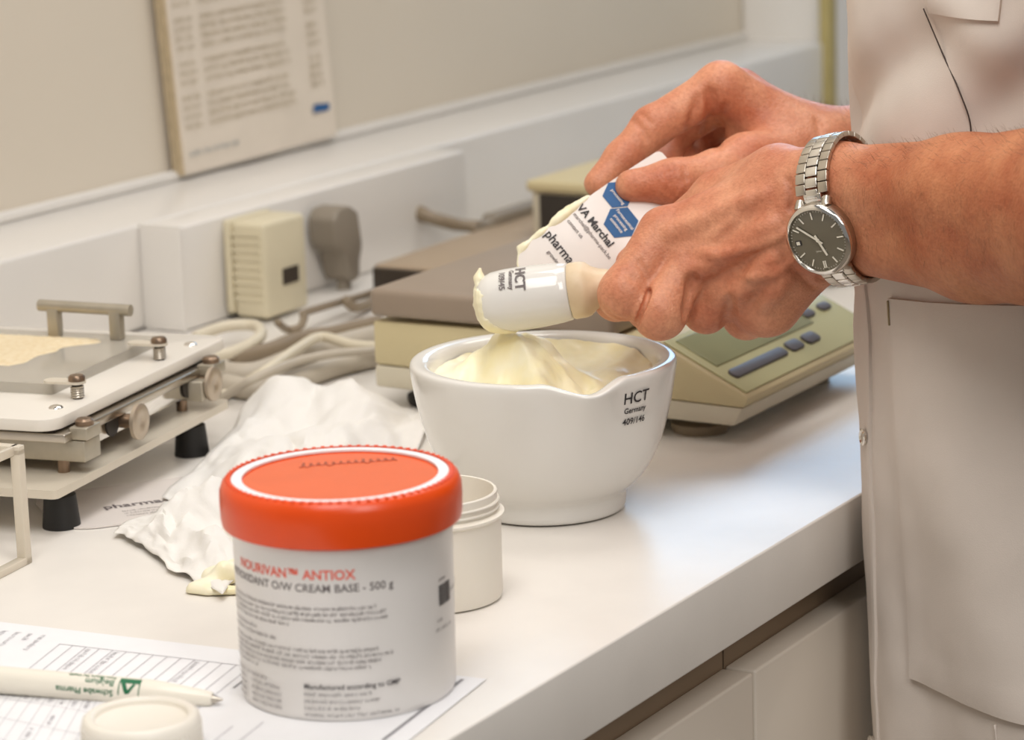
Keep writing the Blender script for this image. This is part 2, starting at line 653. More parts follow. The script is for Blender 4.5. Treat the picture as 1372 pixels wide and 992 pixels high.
def cabinet(x0, x1, label):
    t = thing('base_cabinet', label, 'cabinet', (x0, YF, -0.9), 0, 'base cabinets under the worktop')
    w_ = x1 - x0
    MB().box(0.001, w_ - 0.001, 0.03, 0.62, 0.1, 0.859).build('body', M_CAB, t, smooth=False)
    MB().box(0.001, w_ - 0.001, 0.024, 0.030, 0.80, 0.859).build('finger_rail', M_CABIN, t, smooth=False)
    MB().box(0.0015, w_ - 0.0015, 0.006, 0.024, 0.11, 0.834, bev=0.0015).build('door', M_CAB, t)
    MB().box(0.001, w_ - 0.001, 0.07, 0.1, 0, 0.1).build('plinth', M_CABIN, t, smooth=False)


XS = 1.3115
cabinet(XS - 0.6, XS, 'white base cabinet with flush door below the open jar and paper forms')
cabinet(XS, XS + 0.6, 'white base cabinet in shade behind the coat of the person')
cabinet(XS + 0.6, XS + 1.2, 'white base cabinet hidden beyond the person in the coat')

# ------------------------------------------------------------------ wall notice
n0, n1 = V((1.8348,1.3860,0.0813)), V((1.8192,1.3860,0.2552))
tx = V((1, 0, 0.0))
tb = thing('wall_notice', 'stapled stack of printed price sheets standing on the ledge', 'notice', n0)
ux = V((1, 0, 0.012)).normalized()
uy = (n1 - n0).normalized()
Wn, Hn = 0.215, 0.36
Mn = frame((0, 0, 0), ux, uy)


def nplane(x, y, off):
    return n0 * 0 + ux * x + uy * y + V((0, -off, 0))


for k in range(4):
    q = MB()
    o0 = 0.0015 + k * 0.0021
    e = (3 - k) * 0.0018
    vs = []
    for i in range(13):
        for j in range(9):
            x, y = -e + (Wn + e) * i / 12, Hn * j / 8
            bow = 0.0009 * math.sin(i * 0.9 + k) * (1 - j / 9)
            vs.append(nplane(x, y, o0 + bow))
    for i in range(13):
        for j in range(9):
            x, y = -e + (Wn + e) * i / 12, Hn * j / 8
            bow = 0.0009 * math.sin(i * 0.9 + k) * (1 - j / 9)
            vs.append(nplane(x, y, o0 + 0.0018 + bow))
    fs = []
    for i in range(12):
        for j in range(8):
            a = i * 9 + j
            fs += [(a, a + 1, a + 10, a + 9), (117 + a, 117 + a + 9, 117 + a + 10, 117 + a + 1)]
    for j in range(8):
        fs += [(j, 117 + j, 117 + j + 1, j + 1), (108 + j, 109 + j, 117 + 109 + j, 117 + 108 + j)]
    for i in range(12):
        a = i * 9
        fs += [(a, a + 9, 117 + a + 9, 117 + a), (a + 8, 117 + a + 8, 117 + a + 17, a + 17)]
    q.add(vs, fs)
    q.build('sheet', M_OLDPAPER if k == 3 else M_CARDB, tb)
FO = 0.0015 + 3 * 0.0021 + 0.0018 + 0.0013
rn = random.Random(3)
pr = MB()
rowh = 0.0076
y = 0.036
rows = []
blocks = [4, 3, 4, 4, 4, 4, 4, 4, 4]
for b in blocks:
    for r_ in range(b):
        rows.append(y)
        y += rowh
    y += rowh * 0.6
for i, yy in enumerate(rows):
    put(pr, fine_print(0.022, 0.0044, rn, (4, 5)), lambda p: nplane(p.x + 0.005, p.y + yy, FO))
    put(pr, fine_print(rn.uniform(0.112, 0.124), 0.0046, rn, (5, 12)), lambda p: nplane(p.x + 0.038, p.y + yy, FO))
pr.build('printed_rows', M_INKBROWN, tb, smooth=False)
pr = MB()
for i, yy in enumerate(rows):
    put(pr, fine_print(0.018, 0.0052, rn, (3, 4)), lambda p: nplane(p.x + 0.184, p.y + yy + 0.010, FO))
pr.build('price_column', M_INKBROWN, tb, smooth=False)
pr = MB()
put(pr, fine_print(0.066, 0.0046, rn, (6, 12)), lambda p: nplane(p.x + 0.007, p.y + 0.014, FO))
pr.build('footer_line', M_INKBLUEGREY, tb, smooth=False)
MB().add([nplane(x, yy, FO) for x, yy in ((0.182, 0.024), (0.206, 0.023), (0.208, 0.029), (0.185, 0.031))], [(0, 1, 2, 3)]).build('blue_mark', M_INKBLUE, tb, smooth=False)

# ------------------------------------------------------------------ socket trunking, adapter, plugs
st = thing('socket_trunking', 'white cable trunking box standing along the foot of the wall', 'trunking', (1.655, YU, 0))
MB().box(0, 0.395, -0.036, -0.0005, 0.0005, 0.0765, bev=0.002).build('cover', M_LEDGE, st)
MB().box(-0.0032, -0.0002, -0.0375, -0.0005, 0.0005, 0.078, bev=0.0008).build('end_cap', M_LEDGE, st)
for x in (0.09, 0.19):
    MB().lathe([(0.021, 0), (0.021, 0.002), (0.019, 0.003)], 32, Matrix.Translation((x, -0.036, 0.04)) @ Matrix.Rotation(PI / 2, 4, 'X')).build('socket', M_LEDGE, st)

ya = YU - 0.036
ad = thing('power_adapter', 'ivory plug-in power adapter with ribbed side in the wall trunking', 'adapter', (1.700, ya, 0.001))
MB().box(0, 0.056, -0.010, -0.0032, 0.004, 0.074, bev=0.003).build('back_plate', M_ADAPT, ad)
MB().box(0.001, 0.055, -0.040, -0.0105, 0.002, 0.073, bev=0.004).build('housing', M_ADAPT, ad)
for k in range(9):
    MB().box(0.0, 0.0016, -0.036, -0.012, 0.015 + k * 0.006, 0.0175 + k * 0.006).build('rib', M_ADAPT, ad, smooth=False)
MB().box(0.022, 0.042, -0.0407, -0.0395, 0.024, 0.036).build('rating_label', M_DARKP, ad, smooth=False)

pg = thing('angled_plug', 'grey angled mains plug hanging in the trunking right of the adapter', 'plug', (1.826, ya, 0.006))
MP = Matrix.Rotation(math.radians(0), 4, 'Z')
q = MB()
prof = [(-0.016, 0.040), (-0.018, 0.066), (-0.010, 0.075), (0.004, 0.076), (0.016, 0.068), (0.020, 0.034), (0.016, 0.020), (0.015, 0.004), (0.005, 0.0), (0.001, 0.006), (-0.004, 0.030)]
q.prism([(x, z * 0.80) for x, z in prof], 0.004, 0.030, Matrix.Rotation(PI / 2, 4, 'X'), bev=0.003)
q.build('plug_body', M_GREYP, pg)
MB().lathe([(0.006, 0.0), (0.005, 0.02)], 16, Matrix.Translation((0.010, -0.017, -0.006))).build('cord_grip', M_GREYP, pg)

# cables, each a thing of its own
def cable(pts, r, m, label, group=None):
    o = MB().tube(pts, r, 10).build('cable', m, None, auto=0)
    return tag(o, label, 'cable', group)


cable([V((1.7302,1.1608,0.0160)), V((1.7437,1.1596,0.0080)), V((1.7917,1.1698,0.0050)), V((1.8408,1.1776,0.0040)), V((1.8841,1.1741,0.0040))], 0.0038, M_CABLE3, 'taupe cable leaving the grey angled plug')
cable([V((1.6762,1.0987,0.0060)), V((1.6357,1.1065,0.0060)), V((1.5884,1.1085,0.0060)), V((1.5467,1.1071,0.0060)), V((1.5343,1.1195,0.0060)), V((1.5379,1.1405,0.0060))], 0.0072, M_CABLE1, 'thick grey cable, uppermost of the bundle beside the balance')
cable([V((1.6104,1.0546,0.0070)), V((1.5766,1.0642,0.0070)), V((1.5319,1.0669,0.0070)), V((1.4960,1.0745,0.0070)), V((1.5001,1.1041,0.0070))], 0.0072, M_CABLE1, 'thick grey cable lying in front of the bundle behind the tissue')
cable([V((1.7121,1.1199,0.0060)), V((1.6696,1.1289,0.0060)), V((1.6405,1.1409,0.0060)), V((1.6016,1.1392,0.0060)), V((1.5718,1.1494,0.0060))], 0.0058, M_CABLE3, 'taupe cable at the back of the bundle near the adapter')
cable([V((1.5937,1.0433,0.0180)), V((1.5925,1.0652,0.0180)), V((1.6053,1.0978,0.0180)), V((1.5622,1.0899,0.0180)), V((1.5050,1.0743,0.0170)), V((1.5052,1.0972,0.0040)), V((1.4797,1.0920,0.0040))], 0.0036, M_CABLE2, 'thin ivory cable crossing over the grey cables')
cable([V((1.5959,1.1968,0.0120)), V((1.6251,1.1934,0.0140)), V((1.6373,1.1764,0.0140)), V((1.6138,1.1535,0.0140)), V((1.5898,1.1462,0.0120)), V((1.5675,1.1492,0.0100)), V((1.5552,1.1546,0.0100))], 0.0042, M_CABLE2, 'ivory cable loop below the power adapter')
cable([V((1.5753,1.0331,0.0200)), V((1.5571,1.0536,0.0200)), V((1.5284,1.0638,0.0200)), V((1.4767,1.0631,0.0190)), V((1.4805,1.0902,0.0040))], 0.003, M_CABLE1, 'thin pale grey cable along the bundle beside the balance')
cable([V((1.6483,1.1635,0.0150)), V((1.6693,1.1702,0.0050)), V((1.6775,1.1648,0.0060)), V((1.6832,1.1645,0.0120)), V((1.6915,1.1675,0.0140)), V((1.7690,1.1747,0.0100)), V((1.8051,1.1850,0.0060))], 0.0028, M_CABLE3, 'thin olive cable curling out under the adapter')
cable([V((1.9867,1.2750,0.0396)), V((1.9808,1.2620,0.0382)), V((1.9761,1.2400,0.0328)), V((1.9929,1.2200,0.0245)), V((2.0031,1.2000,0.0234))], [0.0055, 0.0062, 0.0055, 0.005, 0.0052], M_CABLE3, 'taupe cable arching along the white wall toward the instrument')
cable([V((1.9926,1.2100,0.0233)), V((1.9966,1.2000,0.0153)), V((1.9910,1.1900,0.0064)), V((1.9563,1.1800,0.0039))], 0.004, M_CABLE3, 'short taupe cable bending down onto the flat box')
c0 = V((2.0031,1.2000,0.0240))
cc = thing('cable_connector', 'dark taupe cable connector plugged into the beige instrument', 'connector', c0)
MB().box(0, 0.085, -0.008, 0.008, -0.010, 0.009, bev=0.004).build('shell', M_GREYP, cc)
MB().lathe([(0.005, -0.012), (0.007, 0.004)], 16, Matrix.Rotation(PI / 2, 4, 'Y')).build('strain_relief', M_GREYP, cc)

# flat dark box behind the balance
fb = thing('power_supply', 'flat taupe power supply with black end behind the balance pan', 'power supply', V((1.8179,1.1955,0.0000)))
fb.rotation_euler.z = math.radians(1.0)
MB().box(0.004, 0.30, -0.078, 0.0, 0.002, 0.024, bev=0.003).build('housing', M_TAUPE, fb)
MB().box(0.0, 0.0045, -0.076, -0.002, 0.003, 0.022, bev=0.001).build('end_panel', M_DARKP, fb)
for x in (0.03, 0.27):
    MB().box(x, x + 0.02, -0.07, -0.01, 0, 0.002).build('foot', M_RUBBER, fb, smooth=False)

# beige instrument beyond
ins = thing('instrument', 'beige boxed instrument with dark front behind the card', 'instrument', (2.16, 1.02, 0))
i0 = V((1.9721,1.1394,0.0692))
ins.location = (i0.x, i0.y - 0.26, 0)
zt = i0.z
MB().box(0.0, 0.22, 0, 0.262, 0.006, zt - 0.009, bev=0.003).build('housing', M_BEIGEL, ins)
MB().box(-0.004, 0.225, -0.003, 0.265, zt - 0.009, zt, bev=0.003).build('top_cover', M_BEIGE, ins)
MB().box(-0.002, 0.001, 0.008, 0.254, 0.012, zt - 0.011, bev=0.001).build('dark_front', M_HOLE, ins)
for x in (0.02, 0.19):
    for y in (0.02, 0.23):
        MB().lathe([(0.009, 0), (0.009, 0.006)], 16, Matrix.Translation((x, y, 0))).build('foot', M_RUBBER, ins)

# ------------------------------------------------------------------ laboratory balance
B0 = V((1.506, 0.728, 0))
ba = thing('laboratory_balance', 'beige laboratory balance with grey pan behind the mortar', 'balance', B0)
BW = 0.205
side_lo = [(0.010, 0.012), (0.004, 0.0235), (0.262, 0.0285), (0.262, 0.014)]
side_hi = [(0.004, 0.0235), (0.0, 0.0300), (0.060, 0.0590), (0.100, 0.0590), (0.262, 0.0570), (0.262, 0.0290)]
MX = Matrix(((0, 0, 1, 0), (1, 0, 0, 0), (0, 1, 0, 0), (0, 0, 0, 1)))   # (y, z, x) -> (x, y, z)
MB().prism(side_lo, 0.0, BW, MX, bev=0.002).build('base_tray', M_BEIGEL, ba)
MB().prism(side_hi, 0.0, BW, MX, bev=0.002).build('housing', M_BEIGE, ba)
sl = math.atan2(0.029, 0.06)
MS = Matrix.Translation((0, 0, 0.0302)) @ Matrix.Rotation(sl, 4, 'X')
L = math.hypot(0.06, 0.029)
MB().box(0.004, BW - 0.004, 0.004, L - 0.002, 0.0, 0.0012, MS, bev=0.0005).build('front_panel', M_PANEL, ba)
MB().box(0.012, BW - 0.055, 0.030, L - 0.006, 0.001, 0.0022, MS, bev=0.0005).build('display_window', M_WINDOWD, ba)
def btn(x0, x1, y0, y1):
    MB().prism(rounded(x0, x1, y0, y1, 0.0034), 0.001, 0.0030, MS, bev=0.0006).build('button', M_BTN, ba)
btn(0.012, 0.086, 0.0155, 0.0235)
btn(0.092, 0.110, 0.0155, 0.0245)
btn(0.116, 0.134, 0.0155, 0.0245)
btn(0.150, 0.165, 0.035, 0.042)
btn(0.175, 0.19, 0.035, 0.042)
for x in (0.028, BW - 0.028):
    for y in (0.046, 0.235):
        MB().lathe([(0.0165, 0), (0.018, 0.003), (0.018, 0.006), (0.010, 0.007), (0.010, 0.0125)], 28, Matrix.Translation((x, y, 0))).build('foot', M_RUBBER if y > 0.1 else M_CABLE3, ba)
MB().lathe([(0.03, 0.056), (0.028, 0.0605)], 24, Matrix.Translation((BW / 2, 0.19, 0))).build('pan_support', M_HOLE, ba)
MB().box(-0.004, BW - 0.006, 0.088, 0.262, 0.0605, 0.0785, bev=0.004).build('weighing_pan', M_PAN, ba)

# ------------------------------------------------------------------ mortar
MC = V((1.343, 0.773, 0))
mo = thing('mortar', 'white porcelain mortar with pouring lip full of cream', 'mortar', MC)
toward = math.atan2(-0.46, -0.888)              # direction from mortar to viewer on the worktop
A_SP = toward + math.radians(21)
outer = [(0.0405, 0.0), (0.0432, 0.0012), (0.0438, 0.004), (0.0442, 0.011), (0.0462, 0.0135), (0.0510, 0.0170), (0.0570, 0.0245), (0.0622, 0.0345), (0.0665, 0.0470), (0.0697, 0.0600), (0.0718, 0.0720), (0.0728, 0.0790),
         (0.0730, 0.0822), (0.0725, 0.0842), (0.0708, 0.0850), (0.0670, 0.0848), (0.0640, 0.0838), (0.0620, 0.0815), (0.0605, 0.070), (0.0570, 0.050), (0.0500, 0.032), (0.0380, 0.020), (0.0200, 0.0145), (0.0, 0.0135)]
N = 144
vs, fs = [], []
for i, (r, z) in enumerate(outer):
    for k in range(N):
        a = 2 * PI * k / N
        d = (a - A_SP + PI) % (2 * PI) - PI
        g = math.exp(-(d / 0.20) ** 2)
        hgt = max(0.0, min(1.0, (z - 0.040) / 0.045))
        rr, zz = r, z
        if i >= 5 and i <= 19:
            rr += 0.0075 * g * hgt ** 1.5
            zz -= 0.0055 * g * hgt ** 3 * (1 if i > 9 else 0.6)
            g2 = math.exp(-((abs(d) - 0.33) / 0.07) ** 2)
            zz += 0.0008 * g2 * hgt ** 3
        vs.append((rr * math.cos(a), rr * math.sin(a), zz))
for i in range(len(outer) - 1):
    for k in range(N):
        k2 = (k + 1) % N
        fs.append((i * N + k, i * N + k2, (i + 1) * N + k2, (i + 1) * N + k))
fs.append(tuple(reversed(range(N))))
bowl = MB().add(vs, fs).build('bowl', M_PORC, mo, auto=0)
sm = bowl.modifiers.new('smooth', 'SUBSURF')
sm.levels = sm.render_levels = 1
A_TX = toward + math.radians(45)


def mortar_wall(p):
    a = A_TX + p.x / 0.0700
    z = 0.0685 + p.y
    r = 0.0708 + (z - 0.066) * 0.185 + 0.00045
    return V((r * math.cos(a), r * math.sin(a), z))


q = MB()
put(q, glyphs('HCT', 0.0088, 0.0001, 'CENTER'), lambda p: mortar_wall(V((p.x, p.y + 0.002))))
put(q, glyphs('Germany', 0.0042, 0.00008, 'CENTER'), lambda p: mortar_wall(V((p.x, p.y - 0.0034))))
put(q, glyphs('409/146', 0.0050, 0.00008, 'CENTER'), lambda p: mortar_wall(V((p.x, p.y - 0.0098))))
q.build('printed_mark', M_INK, mo, smooth=False)

# cream: a heaped, swirled mass
vs, fs = [], []
NR, NA = 60, 150
tw = V((math.cos(toward), math.sin(toward)))
rt = V((-tw.y, tw.x))


def cream_h(x, y, rr):
    p = V((x, y))
    u, t = p.dot(rt), p.dot(tw)                 # right, toward viewer
    h = 0.0655 + 0.006 * rr ** 5
    if t < 0:
        h += 0.009 * rr ** 3 * (-t / 0.06)
    an = math.atan2(y, x)
    ds = (an - A_SP + PI) % (2 * PI) - PI
    h += 0.0015 * math.exp(-(ds / 0.45) ** 2) * rr ** 2
    wob = 0.5 * noise.noise(V((x * 55, y * 55, 0.4)))
    lump = math.exp(-(((u + 0.014 + 0.010 * wob) / 0.030) ** 2 + ((t + 0.010 + 0.006 * wob) / 0.021) ** 2) ** 1.4)
    h += 0.027 * lump
    h += 0.008 * math.exp(-((u + 0.020) / 0.009) ** 2 - ((t - 0.002) / 0.008) ** 2)
    h += 0.011 * math.exp(-((u + 0.002) / 0.010) ** 2 - ((t - 0.018) / 0.015) ** 2)
    h -= 0.009 * math.exp(-((u + 0.016) / 0.006) ** 2 - ((t - 0.020) / 0.014) ** 2)
    h += 0.005 * math.exp(-((u - 0.040) / 0.018) ** 2 - ((t + 0.024) / 0.024) ** 2)
    h += 0.005 * math.exp(-((u + 0.048) / 0.010) ** 2 - ((t - 0.004) / 0.018) ** 2)
    h -= 0.010 * math.exp(-((u + 0.036) / 0.012) ** 2 - ((t - 0.022) / 0.013) ** 2)
    h -= 0.005 * math.exp(-((u - 0.016) / 0.012) ** 2 - ((t - 0.006) / 0.026) ** 2)
    s = math.hypot(u - 0.024, t - 0.002)
    h += 0.0009 * math.sin(s * 420 + 1.6 * math.atan2(t - 0.002, u - 0.024)) * math.exp(-(s / 0.03) ** 2)
    n = noise.noise(V((x * 45, y * 45, 3.1)))
    fr_ = 0.35 + 0.65 * math.exp(-((u + 0.018) / 0.026) ** 2)
    h += lump * 0.011 * (0.30 - abs(noise.noise(V((x * 75 + wob, y * 75, 9.1)))))
    h += fr_ * (0.0075 * (0.35 - abs(n)) + 0.0018 * noise.noise(V((x * 110, y * 110, 7.7)))) + 0.0005 * noise.noise(V((x * 300, y * 300, 1.7)))
    return h


for i in range(NR + 1):
    rr = i / NR
    for k in range(NA):
        a = 2 * PI * k / NA
        ds = (a - A_SP + PI) % (2 * PI) - PI
        R_ = (0.0612 + 0.0062 * math.exp(-(ds / 0.22) ** 2)) * rr * (1 + 0.008 * math.sin(a * 7 + 1))
        x, y = R_ * math.cos(a), R_ * math.sin(a)
        vs.append((x, y, cream_h(x, y, rr)))
for i in range(NR):
    for k in range(NA):
        k2 = (k + 1) % NA
        fs.append((i * NA + k, i * NA + k2, (i + 1) * NA + k2, (i + 1) * NA + k))
cr = MB().add(vs, fs).build('cream', M_CREAM, None, auto=0)
cr.location = MC
tag(cr, 'heap of pale yellow cream swirled inside the porcelain mortar', 'cream')
cr['kind'] = 'thing'

# ------------------------------------------------------------------ pestle
p0, p1 = V((1.3271,0.8047,0.1143)), V((1.3771,0.6838,0.1329))
ax = (p1 - p0).normalized()
pe = thing('pestle', 'porcelain pestle with pale wooden handle gripped in the watch hand', 'pestle', p0)
MPst = frame((0, 0, 0), V((0, 0, 1)).cross(ax), ax.cross(V((0, 0, 1)).cross(ax)))
zl = 0.053


def pst(prof, name, m, n=56, **kw):
    return MB().lathe(prof, n, MPst, **kw).build(name, m, pe, auto=50)


pst([(0.0, 0.0), (0.006, 0.0006), (0.0115, 0.0026), (0.0148, 0.006), (0.0164, 0.0105), (0.0172, 0.018), (0.0173, 0.026), (0.0170, 0.036), (0.0163, 0.046), (0.0155, 0.0515), (0.0146, 0.0525), (0.0, 0.0525)], 'head', M_PORC)
pst([(0.0, 0.0527), (0.0150, 0.0527), (0.0154, 0.0535), (0.0153, 0.0590), (0.0146, 0.0620), (0.0120, 0.0650), (0.0102, 0.069), (0.0088, 0.075), (0.0086, 0.09), (0.0092, 0.110), (0.0080, 0.122), (0.0, 0.125)], 'handle', M_WOOD)
# print on the head, reading round its girth
side = V((-0.5044,-0.3786,0.7730))
side = (side - ax * side.dot(ax)).normalized()
tn = ax.cross(side)


def pest_wall(p, along):
    a = p.x / 0.0173
    d = side * math.cos(a) + tn * math.sin(a)
    return ax * (along + p.y) + d * 0.0178


q = MB()
put(q, glyphs('HCT', 0.0078, 0.0002, 'CENTER'), lambda p: pest_wall(p, 0.0255))
put(q, glyphs('Germany', 0.0036, 0.0001, 'CENTER'), lambda p: pest_wall(p, 0.0220))
put(q, glyphs('109/45', 0.0046, 0.0001, 'CENTER'), lambda p: pest_wall(p, 0.0165))
q.build('printed_mark', M_INKSOFT, pe, smooth=False)
# cream smeared over the lower end: a thin uneven coat with a small peak
rr_ = random.Random(11)
up_ = V((0, 0, 1))
up_ = (up_ - ax * up_.dot(ax)).normalized()
sd_ = ax.cross(up_)
hp = [(0.0, 0.0), (0.006, 0.0006), (0.0115, 0.0026), (0.0148, 0.006), (0.0164, 0.0105), (0.0172, 0.018), (0.0173, 0.026), (0.0170, 0.036)]


def head_r(z):
    for (r0, z0), (r1, z1) in zip(hp, hp[1:]):
        if z <= z1:
            return r0 + (r1 - r0) * (z - z0) / (z1 - z0)
    return hp[-1][0]


F_ = Field(np.array(p0) - 0.03, np.array(p0) + 0.08, 0.0009)
for k in range(96):
    a = 2 * PI * k / 96
    n_ = noise.noise(V((math.cos(a) * 1.8, math.sin(a) * 1.8, 4.4)))
    down = max(0.0, -math.cos(a))
    end = 0.0055 + 0.004 * n_ + 0.016 * down ** 3
    z_ = 0.0
    prev = None
    while z_ < end:
        c = p0 + ax * z_ + (up_ * math.cos(a) + sd_ * math.sin(a)) * (head_r(z_) - 0.0002)
        th_ = 0.0007 + 0.0005 * noise.noise(V((math.cos(a) * 5, math.sin(a) * 5, z_ * 300)))
        if prev:
            F_.cap(prev, c, th_, th_, 0.0012)
        prev = c
        z_ += 0.0018
F_.cap(p0 + up_ * 0.0150 + ax * 0.004, p0 + up_ * 0.0192 + ax * 0.0055, 0.0028, 0.0010, 0.004)
F_.cap(p0 + up_ * 0.0120 + ax * 0.003 - sd_ * 0.006, p0 + up_ * 0.0140 + ax * 0.0035 - sd_ * 0.006, 0.0020, 0.0012, 0.004)
link(mesh_from('cream_smear', [F_.mesh()]), 'cream_smear', M_CREAM, pe, auto=0, local=False)

# ------------------------------------------------------------------ scraper card in the right hand
kA, kB = V((1.4455,0.7521,0.1851)), V((1.3754,0.8111,0.1314))
du = (kB - kA)
LA = du.length
du.normalize()
nrm = V((-0.7917,-0.3616,0.4830))
dv = du.cross(nrm).normalized()
if dv.z > 0:
    dv = -dv
nrm = (nrm - du * nrm.dot(du)).normalized()
kc = thing('scraper_card', 'white printed plastic scraper card pinched between finger and thumb', 'card', kA)
LB = 0.041


def kpt(u, v, off=0.0):
    """u from the gripped corner along the left edge, v down the text direction"""
    bend = 0.006 * math.sin(min(1, max(0, u / LA)) * PI) - 0.004 * (v / LB) ** 2
    return du * u + dv * v + nrm * (off + bend)


q = MB()
nu, nv = 40, 16
for sgn in (0.0004, -0.0004):
    for i in range(nu + 1):
        for j in range(nv + 1):
            u, v = LA * i / nu, LB * j / nv
            for (cu, su, RC) in ((LA - 0.012, 1, 0.012), (0.003, -1, 0.003)):
                for (cv_, sv) in ((LB - RC, 1), (RC, -1)):
                    a, b = (u - cu) * su, (v - cv_) * sv
                    if a > 0 and b > 0:
                        m_ = max(a, b)
                        l_ = math.hypot(a, b)
                        u, v = cu + su * a * m_ / l_, cv_ + sv * b * m_ / l_
            q.v.append(kpt(u, v, sgn))
n1_ = (nu + 1) * (nv + 1)
for i in range(nu):
    for j in range(nv):
        a = i * (nv + 1) + j
        q.f.append((a, a + 1, a + nv + 2, a + nv + 1))
        q.f.append((n1_ + a, n1_ + a + nv + 1, n1_ + a + nv + 2, n1_ + a + 1))
rim = [i * (nv + 1) for i in range(nu + 1)] + [nu * (nv + 1) + j for j in range(1, nv + 1)] + [i * (nv + 1) + nv for i in range(nu - 1, -1, -1)] + [j for j in range(nv - 1, 0, -1)]
for a, b in zip(rim, rim[1:] + rim[:1]):
    q.f.append((a, b, n1_ + b, n1_ + a))
q.build('card_sheet', M_CARD, kc)


def ktext(body, size, u, v, bold, m, name):
    q = MB()
    put(q, glyphs(body, size, bold), lambda p: kpt(u - p.y, v + p.x, 0.0009))
    return q.build(name, m, kc, smooth=False)


def kpoly(pts, m, name):
    return MB().add([kpt(u, v, 0.0008) for u, v in pts], [tuple(range(len(pts)))]).build(name, m, kc, smooth=False)


def hexa(u, v, r, m, name):
    kpoly([(u + r * math.cos(PI / 3 * k + 0.52), v + r * math.sin(PI / 3 * k + 0.52)) for k in range(6)], m, name)


ktext('VA Marchal', 0.0062, 0.0600, 0.0012, 0.00016, M_INK, 'name_print')
ktext('marchal@pharma-pack.be', 0.0031, 0.0640, 0.003, 0.00002, M_INKSOFT, 'address_print')
ktext('pharma-pack', 0.0074, 0.0835, 0.0020, 0.00012, M_INK, 'firm_print')
ktext('growing together', 0.0031, 0.0885, 0.011, 0.00004, M_INKSOFT, 'slogan_print')
ktext('contact us', 0.0031, 0.0690, 0.004, 0.00003, M_INKSOFT, 'address_print')
hexa(0.0455, 0.0230, 0.0098, M_INKBLUE, 'blue_hexagon')
hexa(0.0366, 0.0088, 0.0088, M_INKBLUE, 'blue_hexagon')
q = MB()
for k, b in enumerate(('Farmaceutical', 'processing', 'assistance')):
    put(q, glyphs(b, 0.0026, 0.00003, 'CENTER'), lambda p: kpt(0.0435 + k * 0.003 - p.y, 0.0230 + p.x, 0.0011))
put(q, glyphs('processing', 0.0026, 0.00003, 'CENTER'), lambda p: kpt(0.0385 - p.y, 0.010 + p.x, 0.0011))
q.build('hexagon_print', M_CARD, kc, smooth=False)
F_ = Field(np.minimum(kA, kB) - 0.04, np.maximum(kA, kB) + 0.04, 0.0010)
prev = None
for k in range(110):
    u = 0.050 + (LA - 0.050) * k / 109
    e = 0.0
    if u > LA - 0.012:
        e = 0.012 - math.sqrt(max(0.0, 0.012 ** 2 - (u - LA + 0.012) ** 2))
    c = kA + kpt(u, e - 0.0002, -0.0009)
    n_ = noise.noise(V((u * 160, 2.2, 1.0)))
    th_ = max(0.0003, 0.0010 + 0.0011 * n_ + 0.0009 * math.exp(-((u - 0.068) / 0.008) ** 2))
    if prev:
        F_.cap(prev, c, th_, th_, 0.0015)
    prev = c
for u, l_, th_ in ((0.056, 0.002, 0.0014), (0.061, 0.0035, 0.0019), (0.0665, 0.003, 0.0022), (0.072, 0.002, 0.0013), (0.088, 0.0016, 0.0011), (0.0965, 0.003, 0.0016)):
    c = kA + kpt(u, -0.0004, -0.002)
    F_.cap(c, c - dv * l_ * 0.6 + du * l_ * 0.7, th_, th_ * 0.6, 0.003)
link(mesh_from('cream_smear', [F_.mesh()]), 'cream_smear', M_CREAM, kc, auto=0, local=False)

# ------------------------------------------------------------------ orange-lidded jar
J0 = V((1.038, 0.703, 0))
ja = thing('cream_jar', 'large white plastic jar with orange screw lid and printed label', 'jar', J0)
face = math.atan2(-J0.y, -J0.x)
MB().lathe([(0.0, 0.0015), (0.042, 0.001), (0.0462, 0.0), (0.0478, 0.0015), (0.0482, 0.004), (0.0486, 0.030), (0.0489, 0.060), (0.0490, 0.0745), (0.0498, 0.0755), (0.0499, 0.0785), (0.0470, 0.0790), (0.0465, 0.09), (0.0, 0.09)], 96, cap0=False, cap1=False).build('jar_body', M_JAR, ja, auto=50)
MB().lathe([(0.0522, 0.0794), (0.0533, 0.0800), (0.0538, 0.083), (0.0540, 0.0900), (0.0538, 0.0950), (0.0525, 0.0985), (0.0505, 0.1000), (0.0490, 0.1003), (0.0488, 0.0990), (0.0475, 0.0988), (0.0435, 0.0988), (0.0432, 0.0978), (0.0, 0.0978)], 120, cap1=False).build('lid', M_ORANGE, ja, auto=50)
MB().lathe([(0.0437, 0.0989), (0.0437, 0.0998), (0.0484, 0.0998), (0.0484, 0.0989)], 120, cap0=False, cap1=False).build('white_ring', M_PAPER, ja, label='white ring round the lid top')
MB().lathe([(0.0434, 0.0979), (0.0434, 0.0984), (0.0, 0.0986)], 96, cap0=False, cap1=False).build('lid_disc', M_ORANGE2, ja, label='smooth orange disc of the lid')
rt_ = MB()
for k in range(76):
    a = 2 * PI * k / 76
    rt_.box(-0.0013, 0.0013, -0.0009, 0.0009, 0.0, 0.0006, Matrix.Rotation(a, 4, 'Z') @ Matrix.Translation((0.0497, 0, 0.0999)), bev=0.0003)
rt_.build('ridge_ring', M_ORANGE, ja, kind='stuff')


def jar_wall(x, z, r=0.04905):
    a = face + x / r
    return V((r * math.cos(a), r * math.sin(a), z))


def jprint(items, m, name):
    q = MB()
    for vf, x, z in items:
        put(q, vf, lambda p: jar_wall(p.x + x, p.y + z))
    return q.build(name, m, ja, smooth=False)


